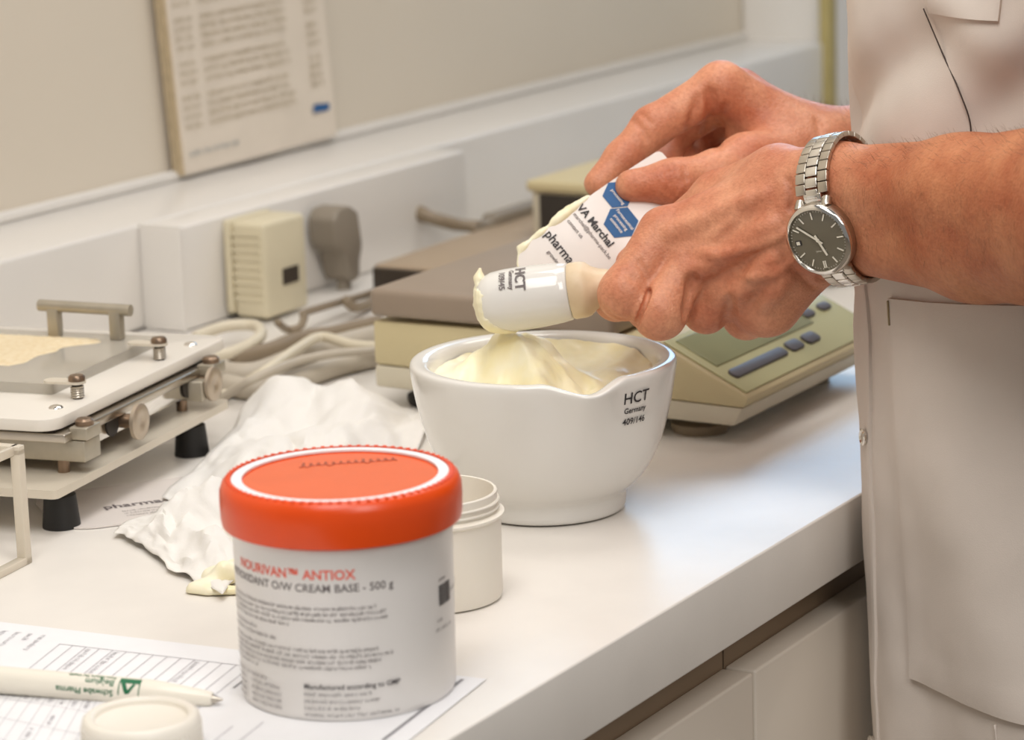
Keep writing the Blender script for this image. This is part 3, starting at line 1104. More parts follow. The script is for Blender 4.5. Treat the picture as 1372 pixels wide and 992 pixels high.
X0 = -0.0665
jprint([(glyphs('NOURIVAN\u2122 ANTIOX', 0.0060, 0.00014), X0 + 0.0090, 0.0655)], M_INKRED, 'product_name')
jprint([(glyphs('ANTIOXIDANT O/W CREAM BASE - 500 g', 0.0050, 0.00004), X0 - 0.004, 0.0598)], M_INKSOFT, 'product_line')
rj = random.Random(5)
it = []
for wd, z in ((0.083, 0.0516), (0.089, 0.0490), (0.088, 0.0464), (0.044, 0.0438), (0.024, 0.0396), (0.037, 0.0366),
              (0.084, 0.0325), (0.090, 0.0299), (0.084, 0.0273), (0.080, 0.0247), (0.024, 0.0221)):
    it.append((fine_print(wd, 0.0019, rj), X0 - 0.004, z))
it.append((fine_print(0.030, 0.0022, rj), X0 - 0.004, 0.0168))
for k in range(4):
    it.append((fine_print(0.012, 0.0019, rj), X0 - 0.004, 0.0138 - k * 0.0030))
    it.append((fine_print(0.020, 0.0019, rj), X0 + 0.014, 0.0138 - k * 0.0030))
jprint(it, M_INKSOFT, 'small_print')
jprint([(glyphs('Manufactured according to GMP', 0.0033, 0.00004), -0.0205, 0.0158)], M_INKDARK, 'maker_print')
it = []
for k, wd in enumerate((0.030, 0.034, 0.024, 0.042)):
    it.append((fine_print(wd, 0.0019, rj), -0.0205, 0.0126 - k * 0.0031))
jprint(it, M_INKSOFT, 'small_print')
q = MB()
xb = 0.0
for k in range(13):
    wd = rj.choice([0.0003, 0.0005, 0.0009])
    q.add([jar_wall(0.0485 + xb, 0.0445), jar_wall(0.0485 + xb + wd, 0.0445), jar_wall(0.0485 + xb + wd, 0.0540), jar_wall(0.0485 + xb, 0.0540)], [(0, 1, 2, 3)])
    xb += wd + rj.choice([0.0003, 0.0005])
q.build('barcode', M_INK, ja, smooth=False)
jprint([(fine_print(0.006, 0.0018, rj), 0.0485, 0.0558), (fine_print(0.004, 0.0018, rj), 0.0465, 0.0375), (fine_print(0.014, 0.0018, rj), 0.0450, 0.0335), (fine_print(0.02, 0.0018, rj), 0.061, 0.048)], M_INKSOFT, 'batch_print')
# script pressed in the lid disc
q = MB()
tj = V((math.cos(face), math.sin(face)))
rj_ = V((-tj.y, tj.x))
pts = []
for k in range(150):
    s = k / 149
    th_ = s * 2 * PI * 13
    big = 0.0030 if (k < 14 or 40 < k < 50 or 96 < k < 106) else 0.0016
    x = -0.018 + 0.044 * s + 0.0011 * math.sin(th_)
    yv = -0.023 - 0.004 * s + big * math.cos(th_) * 1.3
    pts.append(V((rj_.x * x + tj.x * yv, rj_.y * x + tj.y * yv, 0.0985)))
q.tube(pts, 0.00042, 6, sub=1)
q.build('lid_script', M_EMBOSS, ja, label='faint darker script on the orange disc')

# ------------------------------------------------------------------ open white jar and its lid
S0 = V((1.174, 0.740, 0))
oj = thing('open_jar', 'small open white plastic jar with screw thread beside the orange-lidded jar', 'jar', S0)
MB().lathe([(0.0, 0.001), (0.029, 0.0), (0.0318, 0.001), (0.0325, 0.003), (0.0328, 0.0395), (0.0328, 0.0415), (0.0345, 0.0428), (0.0345, 0.0440), (0.0312, 0.0450), (0.0312, 0.0545), (0.0306, 0.0550), (0.0296, 0.0548), (0.0294, 0.05), (0.029, 0.006), (0.0, 0.005)], 80, cap0=False, cap1=False).build('jar_body', M_JAR2, oj, auto=50)
q = MB()
for turn in range(2):
    pts = [V((0.0316 * math.cos(a), 0.0316 * math.sin(a), 0.0472 + 0.0033 * turn + 0.0004 * math.sin(a))) for a in [2 * PI * k / 48 for k in range(48)]]
    q.tube(pts, 0.0008, 6, closed=True, sub=1)
q.build('screw_thread', M_JAR2, oj)

l0 = V((0.932, 0.739, 0))
sl_ = thing('jar_lid', 'small round white jar lid lying on the paper forms in front of the pen', 'lid', (l0.x, l0.y, 0.0012))
MB().lathe([(0.0245, 0.0), (0.0252, 0.0008), (0.0254, 0.011), (0.0248, 0.0138), (0.0232, 0.0150), (0.0205, 0.0150), (0.0198, 0.0142), (0.0196, 0.0125), (0.0175, 0.0118), (0.0, 0.0118)], 72, cap1=False).build('lid_cap', M_JAR2, sl_, auto=50)
q = MB()
for k in range(60):
    a = 2 * PI * k / 60
    q.box(-0.0004, 0.0004, -0.0005, 0.0005, 0.001, 0.0105, Matrix.Rotation(a, 4, 'Z') @ Matrix.Translation((0.0254, 0, 0)))
q.build('grip_ribs', M_JAR2, sl_, smooth=False, kind='stuff')

# ------------------------------------------------------------------ paper forms
def sheet(corners, z, label, seed):
    """corners given in order; slight waves; returns thing and a mapping (s, t) -> point"""
    c = [V(p) for p in corners]
    t = thing('paper_form', label, 'paper', (c[0].x, c[0].y, 0))

    def at(s, u, off=0.0):
        p = (c[0] * (1 - s) + c[1] * s) * (1 - u) + (c[3] * (1 - s) + c[2] * s) * u
        return V((p.x - c[0].x, p.y - c[0].y, z + off + 0.00025 * (1 + noise.noise(V((s * 4, u * 4, seed))))))
    q = MB()
    n = 24
    for lay in (0.00012, 0.0):
        for i in range(n + 1):
            for j in range(n + 1):
                q.v.append(at(i / n, j / n, lay))
    k = (n + 1) ** 2
    for i in range(n):
        for j in range(n):
            a = i * (n + 1) + j
            q.f.append((a, a + n + 1, a + n + 2, a + 1))
            q.f.append((k + a, k + a + 1, k + a + n + 2, k + a + n + 1))
    q.build('sheet', M_PAPER, t)
    return t, at


# upper form runs away under the big jar; its printed table has slanted rulings
fA, atA = sheet([V((1.0448,0.9403,0.0000)), V((1.0732,0.6520,0.0000)), V((0.8540,0.6223,0.0000)), V((0.8137,0.8615,0.0000))], 0.0003, 'white printed form under the orange-lidded jar', 2.0)


def line(at, s0, t0, s1, t1, w_, mb, off=0.0003):
    n = 10
    base = len(mb.v)
    dx, dy = s1 - s0, t1 - t0
    l_ = math.hypot(dx, dy)
    nx, ny = -dy / l_ * w_, dx / l_ * w_
    for i in range(n + 1):
        s, t = s0 + dx * i / n, t0 + dy * i / n
        mb.v += [at(s - nx, t - ny, off), at(s + nx, t + ny, off)]
    for i in range(n):
        a = base + 2 * i
        mb.f.append((a, a + 1, a + 3, a + 2))


rf = random.Random(9)
q = MB()
for k in range(15):
    line(atA, 0.245 + k * 0.026, 0.09, 0.245 + k * 0.026, 0.62, 0.0010, q)
line(atA, 0.245, 0.09, 0.61, 0.09, 0.0012, q)
line(atA, 0.245, 0.40, 0.61, 0.40, 0.0012, q)
line(atA, 0.70, 0.42, 0.70, 0.95, 0.0012, q)
line(atA, 0.74, 0.38, 0.74, 0.95, 0.0012, q)
q.build('ruled_table', M_INKFAINT, fA, smooth=False)
q = MB()
for k in range(14):
    for (t, wd) in ((0.10, 0.2), (0.42, 0.15)):
        if rf.random() < 0.4:
            put(q, fine_print(wd * rf.uniform(0.4, 1), 0.012, rf), lambda p: atA(0.250 + k * 0.026 + p.y, t + p.x, 0.0003))
for k in range(5):
    put(q, fine_print(0.10 * rf.uniform(0.4, 1), 0.012, rf), lambda p: atA(0.09 + k * 0.026 + p.y, 0.05 + p.x, 0.0003))
for k in range(8):
    put(q, fine_print(0.12 * rf.uniform(0.4, 1), 0.010, rf), lambda p: atA(0.71 + k * 0.022 + p.y, 0.50 + p.x, 0.0003))
q.build('printed_entries', M_INKFAINT, fA, smooth=False, kind='stuff')
q = MB()
line(atA, 0.965, 0.02, 0.960, 0.40, 0.0032, q)
line(atA, 0.625, 0.10, 0.625, 0.22, 0.0020, q)
q.build('bold_rule', M_INKGREY, fA, smooth=False, kind='stuff')

fB, atB = sheet([V((0.8951,0.8493,-0.0000)), V((0.9753,0.8804,0.0000)), V((0.9868,0.7812,-0.0000)), V((0.8705,0.7154,0.0000))], 0.0011, 'white filled-in form under the pen and small lid', 5.0)
q = MB()
for k in range(15):
    line(atB, 0.04, 0.05 + k * 0.062, 0.96, 0.05 + k * 0.062, 0.0013, q)
for s in (0.04, 0.3, 0.52, 0.75, 0.96):
    line(atB, s, 0.05, s, 0.93, 0.0013, q)
q.build('ruled_table', M_INKFAINT, fB, smooth=False)
q = MB()
for k in range(14):
    for s in (0.07, 0.33, 0.55, 0.78):
        if rf.random() < 0.45:
            put(q, fine_print(0.15 * rf.uniform(0.5, 1), 0.03, rf), lambda p: atB(s + p.x, 0.065 + k * 0.062 + p.y, 0.0003))
q.build('printed_entries', M_INKFAINT, fB, smooth=False, kind='stuff')

# ------------------------------------------------------------------ ballpoint pen
RP = 0.0062
e0, e1 = V((0.9543,0.8659,0.0085)), V((0.9916,0.7399,0.0035))
pa = (e1 - e0).normalized()
pn = thing('ballpoint_pen', 'white ballpoint pen with green print lying on the paper forms', 'pen', e0)
Lp = (e1 - e0).length
MPn = frame((0, 0, 0), V((0, 0, 1)).cross(pa), pa.cross(V((0, 0, 1)).cross(pa)))
M_PEN = mat('white_pen_plastic', (236, 230, 216), 0.3, var=0.02, vscale=30)
MB().lathe([(0.004, 0.0), (0.0058, 0.002), (0.0062, 0.01), (0.0062, Lp * 0.74), (0.0056, Lp * 0.80), (0.0034, Lp * 0.955), (0.0028, Lp * 0.965)], 32, MPn).build('barrel', M_PEN, pn)
MB().lathe([(0.0022, Lp * 0.965), (0.0010, Lp * 0.99), (0.0005, Lp)], 20, MPn).build('tip', M_STEEL, pn)
toC = V((-0.7356,-0.3891,0.5454))
toC = (toC - pa * toC.dot(pa)).normalized()
qn = pa.cross(toC)


def pen_wall(l_, h, r=0.00635):
    a = h / r
    return pa * l_ + (toC * math.cos(a) + qn * math.sin(a)) * r


MB().box(0.004, 0.052, -0.0024, 0.0024, 0.0066, 0.0085, frame((0, 0, 0), pa, (qn * -0.75 + toC * 0.1)), bev=0.001)
clip = MB()
for k in range(2):
    pass
cM = frame(V((0, 0, 0)), pa, qn)
clip.box(0.0, 0.036, -0.0028 + 0.003, 0.0028 + 0.003, 0.0062, 0.0088, cM, bev=0.0012)
clip.build('clip', M_PEN, pn)
sgn_ = 1 if qn.z < 0 else -1                       # letters stand upside down to the viewer
q = MB()
LT = Lp * 0.545 + 0.0105
for body, size, h in (('Schwabe Pharma', 0.0040, -0.0030), ('Belgium', 0.0044, 0.0016), ('From Nature. For Health.', 0.0022, 0.0056)):
    put(q, glyphs(body, size, 0.00006), lambda p: pen_wall(LT - p.x, -sgn_ * (h - 0.0016 + 0.7 * size - p.y)))
q.build('green_print', M_INKGREEN, pn, smooth=False)
q = MB()
LG = Lp * 0.60 + 0.0055


def pl(a, b):
    return pen_wall(LG + a, -sgn_ * b, 0.00638)


def pquad(pts):
    n = 8
    base = len(q.v)
    for i in range(n + 1):
        for j in range(n + 1):
            s, t = i / n, j / n
            e = [(pts[0][c] * (1 - s) + pts[1][c] * s) * (1 - t) + (pts[3][c] * (1 - s) + pts[2][c] * s) * t for c in (0, 1)]
            q.v.append(pl(*e))
    for i in range(n):
        for j in range(n):
            k = base + i * (n + 1) + j
            q.f.append((k, k + n + 1, k + n + 2, k + 1))


n_ = 6
pquad([(0.0, 0.0022), (0.0100, 0.0022), (0.0100, 0.0052), (0.0, 0.0052)])
pquad([(0.0, -0.0035), (0.0005, -0.0035), (0.0005, 0.0035), (0.0, 0.0035)])
pquad([(0.0095, -0.0035), (0.0100, -0.0035), (0.0100, 0.0035), (0.0095, 0.0035)])
pquad([(0.0008, 0.0024), (0.0030, 0.0024), (0.0052, -0.0026), (0.0034, -0.0030)])
pquad([(0.0034, -0.0030), (0.0052, -0.0026), (0.0078, 0.0016), (0.0068, 0.0024)])
q.build('green_logo', M_INKGREEN, pn, smooth=False)

# ------------------------------------------------------------------ crumpled tissues
def tissue(corners, label, seed, peaks, amp=0.010, n=60, m=M_TISSUE, edge=0.05, name='crumpled_tissue'):
    c = [V(p) for p in corners]
    o = c[0]
    vs, fs = [], []
    for i in range(n + 1):
        for j in range(n + 1):
            s, t = i / n, j / n
            es = edge * noise.noise(V((s * 3.1, t * 3.1, seed + 9))) + edge * 0.4 * noise.noise(V((s * 13, t * 13, seed + 4)))
            s2 = s + es * (1 if 0 < 1 else 0)
            t2 = t + edge * noise.noise(V((s * 3.3, t * 3.3, seed + 17)))
            p = (c[0] * (1 - s2) + c[1] * s2) * (1 - t2) + (c[3] * (1 - s2) + c[2] * s2) * t2
            h = 0.0
            # facets: folded planes
            f1 = abs(noise.noise(V((s * 2.2, t * 2.2, seed))))
            f2 = abs(noise.noise(V((s * 4.6 + 5, t * 4.6, seed + 1))))
            f3 = noise.cell(V((s * 5, t * 5, seed)))
            cellv, _ = noise.voronoi(V((s * 4.2, t * 4.2, seed)))[0:2]
            ridge = (cellv[1] - cellv[0])
            h += amp * (0.9 * f1 + 0.5 * f2) + amp * 0.55 * max(0, 0.55 - ridge)
            h += 0.0012 * noise.noise(V((s * 22, t * 22, seed)))
            for (ps, pt, ph, pw) in peaks:
                d = math.hypot(s - ps, t - pt) / pw
                h += ph * max(0, 1 - d)
            b = min(s, t, 1 - s, 1 - t)
            h = 0.0014 + max(0.0, h) * (0.35 + 0.65 * min(1, b / 0.12))
            vs.append((p.x - o.x, p.y - o.y, h))
    for i in range(n):
        for j in range(n):
            a = i * (n + 1) + j
            fs.append((a, a + n + 1, a + n + 2, a + 1))
    q = MB().add(vs, fs).build(name, m, None, auto=28)
    q.location = (o.x, o.y, 0)
    so = q.modifiers.new('thickness', 'SOLIDIFY')
    so.thickness = 0.0003
    so.offset = 1
    return tag(q, label, 'tissue')


tissue([V((1.2675,0.9757,0.0000)), V((1.5064,1.0722,0.0000)), V((1.5019,0.9343,0.0000)), V((1.2234,0.8240,0.0000))], 'large crumpled white tissue spread behind the orange-lidded jar', 1.3,
       [(0.75, 0.18, 0.022, 0.30), (0.82, 0.55, 0.020, 0.22), (0.30, 0.32, 0.012, 0.28), (0.5, 0.6, 0.012, 0.4)], 0.012, edge=0.08)
tissue([V((1.1921,0.9574,0.0000)), V((1.2897,0.9733,0.0000)), V((1.2212,0.8462,0.0000)), V((1.1294,0.8383,0.0000))], 'smaller crumpled tissue with torn edges left of the orange-lidded jar', 6.6,
       [(0.45, 0.35, 0.018, 0.3), (0.7, 0.5, 0.02, 0.3), (0.3, 0.7, 0.012, 0.25), (0.6, 0.8, 0.014, 0.2)], 0.012, edge=0.10)
# smear of cream left on the worktop by the tissue
F_ = Field(np.array(V((1.1337,0.8599,0.0000))) - 0.06, np.array(V((1.1337,0.8599,0.0000))) + 0.06, 0.0012)
for a, b, r_ in ((V((1.1292,0.8556,0.0010)), V((1.1471,0.8451,0.0060)), 0.005), (V((1.1456,0.8568,0.0030)), V((1.1557,0.8483,0.0080)), 0.006), (V((1.1289,0.8471,0.0010)), V((1.1356,0.8335,0.0020)), 0.004), (V((1.1430,0.8474,0.0100)), V((1.1487,0.8416,0.0060)), 0.004)):
    F_.cap(a, b, r_, r_ * 0.7, 0.006)
s_, G_ = F_.win(np.array(V((1.1337,0.8599,0.0000))) - 0.055, np.array(V((1.1337,0.8599,0.0000))) + 0.055, 0)
F_.merge(s_, G_[2] - 0.0005, 0.0004, True)
o = link(mesh_from('cream_smear', [F_.mesh()]), 'cream_smear', M_CREAM, None, auto=0)
tag(o, 'yellowish cream smear on the worktop between tissue and jar', 'cream')

# ------------------------------------------------------------------ card lying under the capsule filler
k0 = V((1.262, 0.985, 0))
kl = thing('lying_card', 'white printed scraper card lying under the edge of the capsule filler', 'card', (k0.x, k0.y, 0.0004))
poly = []
A_, B_ = 0.060, 0.042
for (cx, cy, a0) in ((A_ - 0.022, B_ - 0.022, 0), (-A_ + 0.022, B_ - 0.022, 90), (-A_ + 0.022, -B_ + 0.022, 180), (A_ - 0.022, -B_ + 0.022, 270)):
    for k in range(9):
        a = math.radians(a0 + k * 11.25)
        poly.append((cx + 0.022 * math.cos(a), cy + 0.022 * math.sin(a)))
kl.rotation_euler.z = math.radians(-38)
MB().prism(poly, 0, 0.0007).build('card_sheet', M_CARD, kl, smooth=False)
M_L = Matrix.Rotation(math.radians(0), 4, 'Z')
kq = MB()
put(kq, glyphs('pharma-pack', 0.0112, 0.0002), lambda p: V((p.x - 0.028, p.y - 0.008, 0.0009)))
kq.build('firm_print', M_INKSOFT, kl, smooth=False)
kq = MB()
for k, wd in enumerate((0.03, 0.036, 0.03)):
    put(kq, fine_print(wd, 0.0022, rf), lambda p: V((p.x - 0.020, p.y - 0.018 - k * 0.005, 0.0009)))
kq.build('small_print', M_INKSOFT, kl, smooth=False)

# ------------------------------------------------------------------ manual capsule filler
cf = thing('capsule_filler', 'manual capsule filling machine with white plate on black rubber feet', 'machine', (1.175, 0.980, 0), math.radians(10.5))


MB().prism(rounded(0.004, 0.224, 0.002, 0.23, 0.004), 0.0222, 0.027).build('base_sheet', M_FROST, cf, auto=30)
for u, v in ((0.0285, 0.0135), (0.192, 0.0135), (0.0285, 0.215), (0.192, 0.215)):
    f_ = MB().lathe([(0.0105, 0), (0.0105, 0.001), (0.0088, 0.0182), (0.0078, 0.019)], 28, Matrix.Translation((u, v, 0))).build('rubber_foot', M_RUBBER, cf)
    MB().lathe([(0.004, 0.019), (0.004, 0.0222)], 12, Matrix.Translation((u, v, 0))).build('bolt', M_COPPER, f_)
for u in (0.039, 0.187):
    MB().box(u, u + 0.0185, 0.002, 0.232, 0.034, 0.046, bev=0.0008).build('cross_bar', M_ALU, cf)
    for v in (0.018, 0.21):
        MB().lathe([(0.0034, 0.027), (0.0034, 0.034)], 14, Matrix.Translation((u + 0.004, v, 0))).build('spacer', M_COPPER, cf)
MB().box(0.056, 0.190, 0.012, 0.018, 0.0365, 0.050, bev=0.0006).build('side_rail', M_POLISH, cf)
MB().box(0.056, 0.190, 0.225, 0.231, 0.0365, 0.050, bev=0.0006).build('side_rail', M_POLISH, cf)
MB().box(0.030, 0.225, 0.009, 0.225, 0.0465, 0.0515, bev=0.0008).build('metal_plate', M_STEEL, cf)
MB().box(0.034, 0.222, 0.017, 0.222, 0.0515, 0.0532).build('dark_gasket', M_HOLE, cf, smooth=False)
MB().prism(rounded(0.026, 0.252, 0.0135, 0.235, 0.012), 0.0532, 0.0602, bev=0.001).build('top_plate', M_WPLATE, cf)
for u in (0.047, 0.208):
    b_ = MB().box(u - 0.0085, u + 0.0085, 0.0, 0.011, 0.0465, 0.0535, bev=0.0008).build('clamp_block', M_ALU, cf)
    MB().lathe([(0.0052, 0.0535), (0.0052, 0.056), (0.004, 0.0572), (0, 0.0574)], 18, Matrix.Translation((u, 0.0055, 0)), cap1=False).build('screw', M_COPPER, b_)
RX = Matrix.Rotation(PI / 2, 4, 'X')
for u in (0.1015, 0.199):
    k_ = MB().lathe([(0.0098, 0.0), (0.0104, 0.0004), (0.0104, 0.0026), (0.0096, 0.0032), (0.003, 0.0032), (0.0025, 0.0028), (0, 0.0028)], 40, Matrix.Translation((u, 0.0018, 0.0425)) @ RX, cap1=False).build('thumb_knob', M_KNOB, cf)
    MB().lathe([(0.0042, -0.016), (0.0042, 0.0)], 18, Matrix.Translation((u, 0.0018, 0.0425)) @ RX).build('knob_shaft', M_COPPER, k_)
    MB().lathe([(0.0075, 0), (0.0075, 0.0006)], 24, Matrix.Translation((u - 0.011, 0.0118, 0.0435)) @ RX).build('bore', M_HOLE, cf)
for u, v in ((0.0545, 0.0268), (0.2235, 0.0262)):
    MB().lathe([(0.0042, 0.0602), (0.0034, 0.0612), (0.0015, 0.0618), (0, 0.0619)], 18, Matrix.Translation((u, v, 0)), cap1=False).build('rivet', M_POLISH, cf)
for u, v in ((0.0776, 0.0254), (0.1807, 0.0255)):
    s_ = MB().lathe([(0.0030, 0.0602), (0.0030, 0.0690)], 16, Matrix.Translation((u, v, 0))).build('stud', M_HOLE, cf)
    sp = MB()
    pts = [V((u + 0.0034 * math.cos(k * 0.7), v + 0.0034 * math.sin(k * 0.7), 0.0608 + 0.0072 * k / 48)) for k in range(49)]
    sp.tube(pts, 0.0006, 6, sub=1).build('spring', M_STEEL, s_)
    MB().lathe([(0.0048, 0.0705), (0.0048, 0.0725), (0.0038, 0.0738), (0, 0.0740)], 20, Matrix.Translation((u, v, 0)), cap1=False).build('screw_head', M_COPPER, s_)
    MB().prism(rounded(u - 0.005, u + 0.005, v - 0.005, v + 0.020, 0.0045), 0.0690, 0.0704).build('swivel_tab', M_FROST, cf)
MB().prism(rounded(0.083, 0.215, 0.044, 0.20, 0.002), 0.0603, 0.0665).build('clear_tray', M_ACRYL, cf, auto=30)
hb = MB()
hb.tube([(0.202, 0.054, 0.0845), (0.202, 0.116, 0.0855)], 0.0036, 14, sub=1)
hd = hb.build('carry_handle', M_ALU, cf)
for v in (0.064, 0.106):
    MB().box(0.1985, 0.2055, v - 0.0036, v + 0.0036, 0.0666, 0.0840, bev=0.0006).build('handle_post', M_ALU, hd)
q = MB()
nu_, nv_ = 90, 70
for i in range(nu_ + 1):
    for j in range(nv_ + 1):
        s, t = i / nu_, j / nv_
        u = 0.120 + 0.080 * s
        v = 0.076 + 0.118 * t + 0.012 * noise.noise(V((s * 4, 1, 2))) + (1 - s) * 0.016
        e = min(s, 1 - s, t, 1 - t)
        h = 0.0664 + 0.0024 * min(1, e / 0.12) + 0.0006 * noise.noise(V((u * 420, v * 420, 1))) * min(1, e / 0.06)
        q.v.append(V((u, v, h)))
for i in range(nu_):
    for j in range(nv_):
        a = i * (nv_ + 1) + j
        q.f.append((a, a + nv_ + 1, a + nv_ + 2, a + 1))
q.build('tan_powder', M_CAPS, cf, auto=0, kind='stuff')

# acrylic stand in front of the machine
g0 = V((1.1345, 0.970, 0))
fa = thing('acrylic_stand', 'clear acrylic stand with thin upright legs left of the rubber foot', 'stand', g0, math.radians(8))
MB().box(-0.003, 0.003, -0.0028, 0.0028, 0.0, 0.0625, bev=0.0006).build('leg', M_FROST, fa)
MB().box(-0.003, 0.003, 0.10, 0.106, 0.0, 0.0625, bev=0.0006).build('leg', M_FROST, fa)
MB().box(-0.003, 0.003, -0.0028, 0.106, 0.0590, 0.0640, bev=0.0006).build('top_bar', M_FROST, fa)
MB().box(-0.10, 0.003, -0.0028, 0.0028, 0.0, 0.004, bev=0.0006).build('base_bar', M_FROST, fa)
MB().box(-0.10, -0.094, -0.0028, 0.0028, 0.0, 0.0625, bev=0.0006).build('leg', M_FROST, fa)
MB().box(-0.10, 0.003, 0.0, 0.0028, 0.0590, 0.0640, bev=0.0006).build('top_bar', M_FROST, fa)

# ------------------------------------------------------------------ the person
# torso: loose coat, an oval whose left outline (seen from the worktop end) runs along ev*1.53
ev, mv = V((0.918, 0.397, 0)), V((-0.397, 0.918, 0))
CA, CB = 0.115, 0.170


def coat_c(z):
    return ev * (1.531 + 0.10 * max(0, z) + 0.02) + mv * (-CB + 0.036 * z + 0.002) + V((0, 0, z))


def coat_pt(a, z, off=0.0):
    """a = 0 at the buttoned front edge, a = 90 degrees on the side turned to the worktop end"""
    cz = coat_c(z)
    ca, sa = math.cos(a), math.sin(a)
    wid = 1.0
    if z > 0.42:
        wid = max(0.30, 1 - ((z - 0.42) / 0.17) ** 2 * 0.62)
    f = 0.0
    # folds: soft diagonal drapes above the forearm, long hangs below
    dg = a * 57.3
    f += 0.006 * math.exp(-((dg - 18 - (z - 0.23) * 120) / 9) ** 2) * math.exp(-((z - 0.26) / 0.07) ** 2)
    f -= 0.011 * math.exp(-((z - 0.232 - (dg - 20) * 0.0012) / 0.016) ** 2) * math.exp(-((dg - 18) / 26) ** 2)
    f += 0.011 * math.exp(-((z - 0.268 + (dg - 52) * 0.0016) / 0.022) ** 2) * math.exp(-((dg - 56) / 16) ** 2)
    f -= 0.010 * math.exp(-((z - 0.215 - (dg - 50) * 0.0022) / 0.018) ** 2) * math.exp(-((dg - 66) / 16) ** 2)
    lowz = max(0.0, min(1.0, (0.12 - z) / 0.2))
    f += 0.0036 * lowz * math.sin(dg * 0.16 + z * 9) + 0.004 * lowz * math.exp(-((dg - 46 + z * 140) / 9) ** 2)
    f += 0.0020 * noise.noise(V((a * 3.2, z * 16, 2.2))) + 0.0009 * noise.noise(V((a * 9, z * 40, 5.2)))
    p = cz + mv * (CB * ca * wid) - ev * (CA * sa * wid)
    nrm_ = (mv * (ca / CB) - ev * (sa / CA)).normalized()
    return p + nrm_ * (f * (1 if z > -0.3 else 0.5) + off)


pc = coat_c(0)
pe_ = thing('person', 'person in a white short-sleeved coat working pestle and card over the mortar', 'person', (pc.x, pc.y, -0.9))

# --- left arm and hand (with the watch); joints in metres
c4 = coat_c(0.42)
lsh, rsh = c4 - ev * 0.105 - mv * 0.01 + V((0, 0, 0.02)), c4 + ev * 0.12 + V((0, 0, 0.02))
LA_EL, LA_WR = V((1.3006,0.4248,0.1887)), V((1.3826,0.6129,0.1693))
LA_UP = V(LA_EL).lerp(lsh, 0.62)
lo = np.minimum.reduce([np.array(p) for p in (LA_EL, LA_UP, LA_WR, V((1.3333,0.7331,0.1220)), V((1.4521,0.7013,0.1869)), V((1.3329,0.6668,0.1070)))]) - 0.052
hi = np.maximum.reduce([np.array(p) for p in (LA_EL, LA_UP, LA_WR, V((1.3763,0.7567,0.1123)), V((1.4342,0.6927,0.1898)), V((1.4030,0.7018,0.0904)))]) + 0.052
P_ = Field(lo, hi, 0.00125)
tw12 = V((0.1398,-0.2307,-0.9833))                     # across the wrist, thumb side to little-finger side
wn = V((-0.9866,0.0543,-0.1531))                # out of the back of the wrist
wr, el = V(LA_WR), V(LA_EL)
md = wr.lerp(el, 0.45) + tw12 * 0.003
for s in (-1, 1):
    P_.cap(wr + tw12 * 0.0125 * s, md + tw12 * 0.0135 * s, 0.0205, 0.0265, 0.014)
    P_.cap(md + tw12 * 0.0135 * s, el + tw12 * 0.008 * s, 0.0265, 0.043, 0.014)
P_.cap(el, LA_UP, 0.0435, 0.049, 0.022)
ch = V((1.3755,0.6362,0.1651))
P_.cap(wr + tw12 * -0.012, V((1.3863,0.6480,0.1787)), 0.0200, 0.0185, 0.014)
P_.cap(wr + tw12 * 0.011, V((1.3791,0.6342,0.1467)), 0.0200, 0.018, 0.014)
# metacarpals
mcp = [V((1.3636,0.7078,0.1540)), V((1.3623,0.6922,0.1407)), V((1.3692,0.6734,0.1245)), V((1.3806,0.6574,0.1138))]
car = [V((1.3862,0.6479,0.1779)), V((1.3777,0.6419,0.1684)), V((1.3774,0.6376,0.1575)), V((1.3817,0.6341,0.1475))]
for a, b, r1, r2 in zip(car, mcp, (0.0160, 0.0160, 0.0160, 0.0160), (0.0120, 0.0120, 0.0118, 0.0135)):
    P_.cap(a, b, r1, r2, 0.014)
P_.cap(V((1.3891,0.6367,0.1408)), V((1.3887,0.6564,0.1152)), 0.0150, 0.0150, 0.014)      # edge of the hand
P_.cap(V((1.3999,0.6587,0.1821)), V((1.4033,0.6951,0.1679)), 0.0150, 0.0140, 0.016)      # thumb root
P_.cap(V((1.3947,0.6742,0.1558)), V((1.3833,0.7000,0.1479)), 0.0150, 0.0130, 0.014)      # palm fill
P_.cap(V((1.4003,0.6593,0.1435)), V((1.3901,0.6835,0.1274)), 0.0150, 0.0120, 0.014)
FG = P_.copy()
fing = [
    ([mcp[0], V((1.3377,0.7187,0.1247)), V((1.3644,0.7382,0.1159)), V((1.3856,0.7392,0.1219))], (0.0138, 0.0130, 0.0112, 0.0088)),
    ([mcp[1], V((1.3407,0.6995,0.1154)), V((1.3717,0.7230,0.1094)), V((1.3924,0.7234,0.1167))], (0.0126, 0.0134, 0.0100, 0.0088)),
    ([mcp[2], V((1.3701,0.6869,0.1128)), V((1.3927,0.7090,0.1127)), V((1.4060,0.7096,0.1194))], (0.0122, 0.0120, 0.0095, 0.0085)),
    ([mcp[3], V((1.3926,0.6739,0.1058)), V((1.4087,0.6943,0.1087)), V((1.4154,0.6961,0.1157))], (0.0130, 0.0118, 0.0090, 0.0080)),
]
for pts, rs in fing:
    g = P_.copy()
    g.chain(pts, rs, 0.007)
    FG.union(g, 0.0010)
th = P_.copy()
th.chain([V((1.4033,0.6951,0.1679)), V((1.4038,0.7250,0.1463)), V((1.3950,0.7449,0.1298))], (0.0132, 0.0112, 0.0088), 0.005)
FG.union(th, 0.0015)
P_.union(FG, 0.0055)
# tendons and veins over the back of the hand, and creases, laid on the surface
SEE = V((0.8405,0.4962,-0.2176))


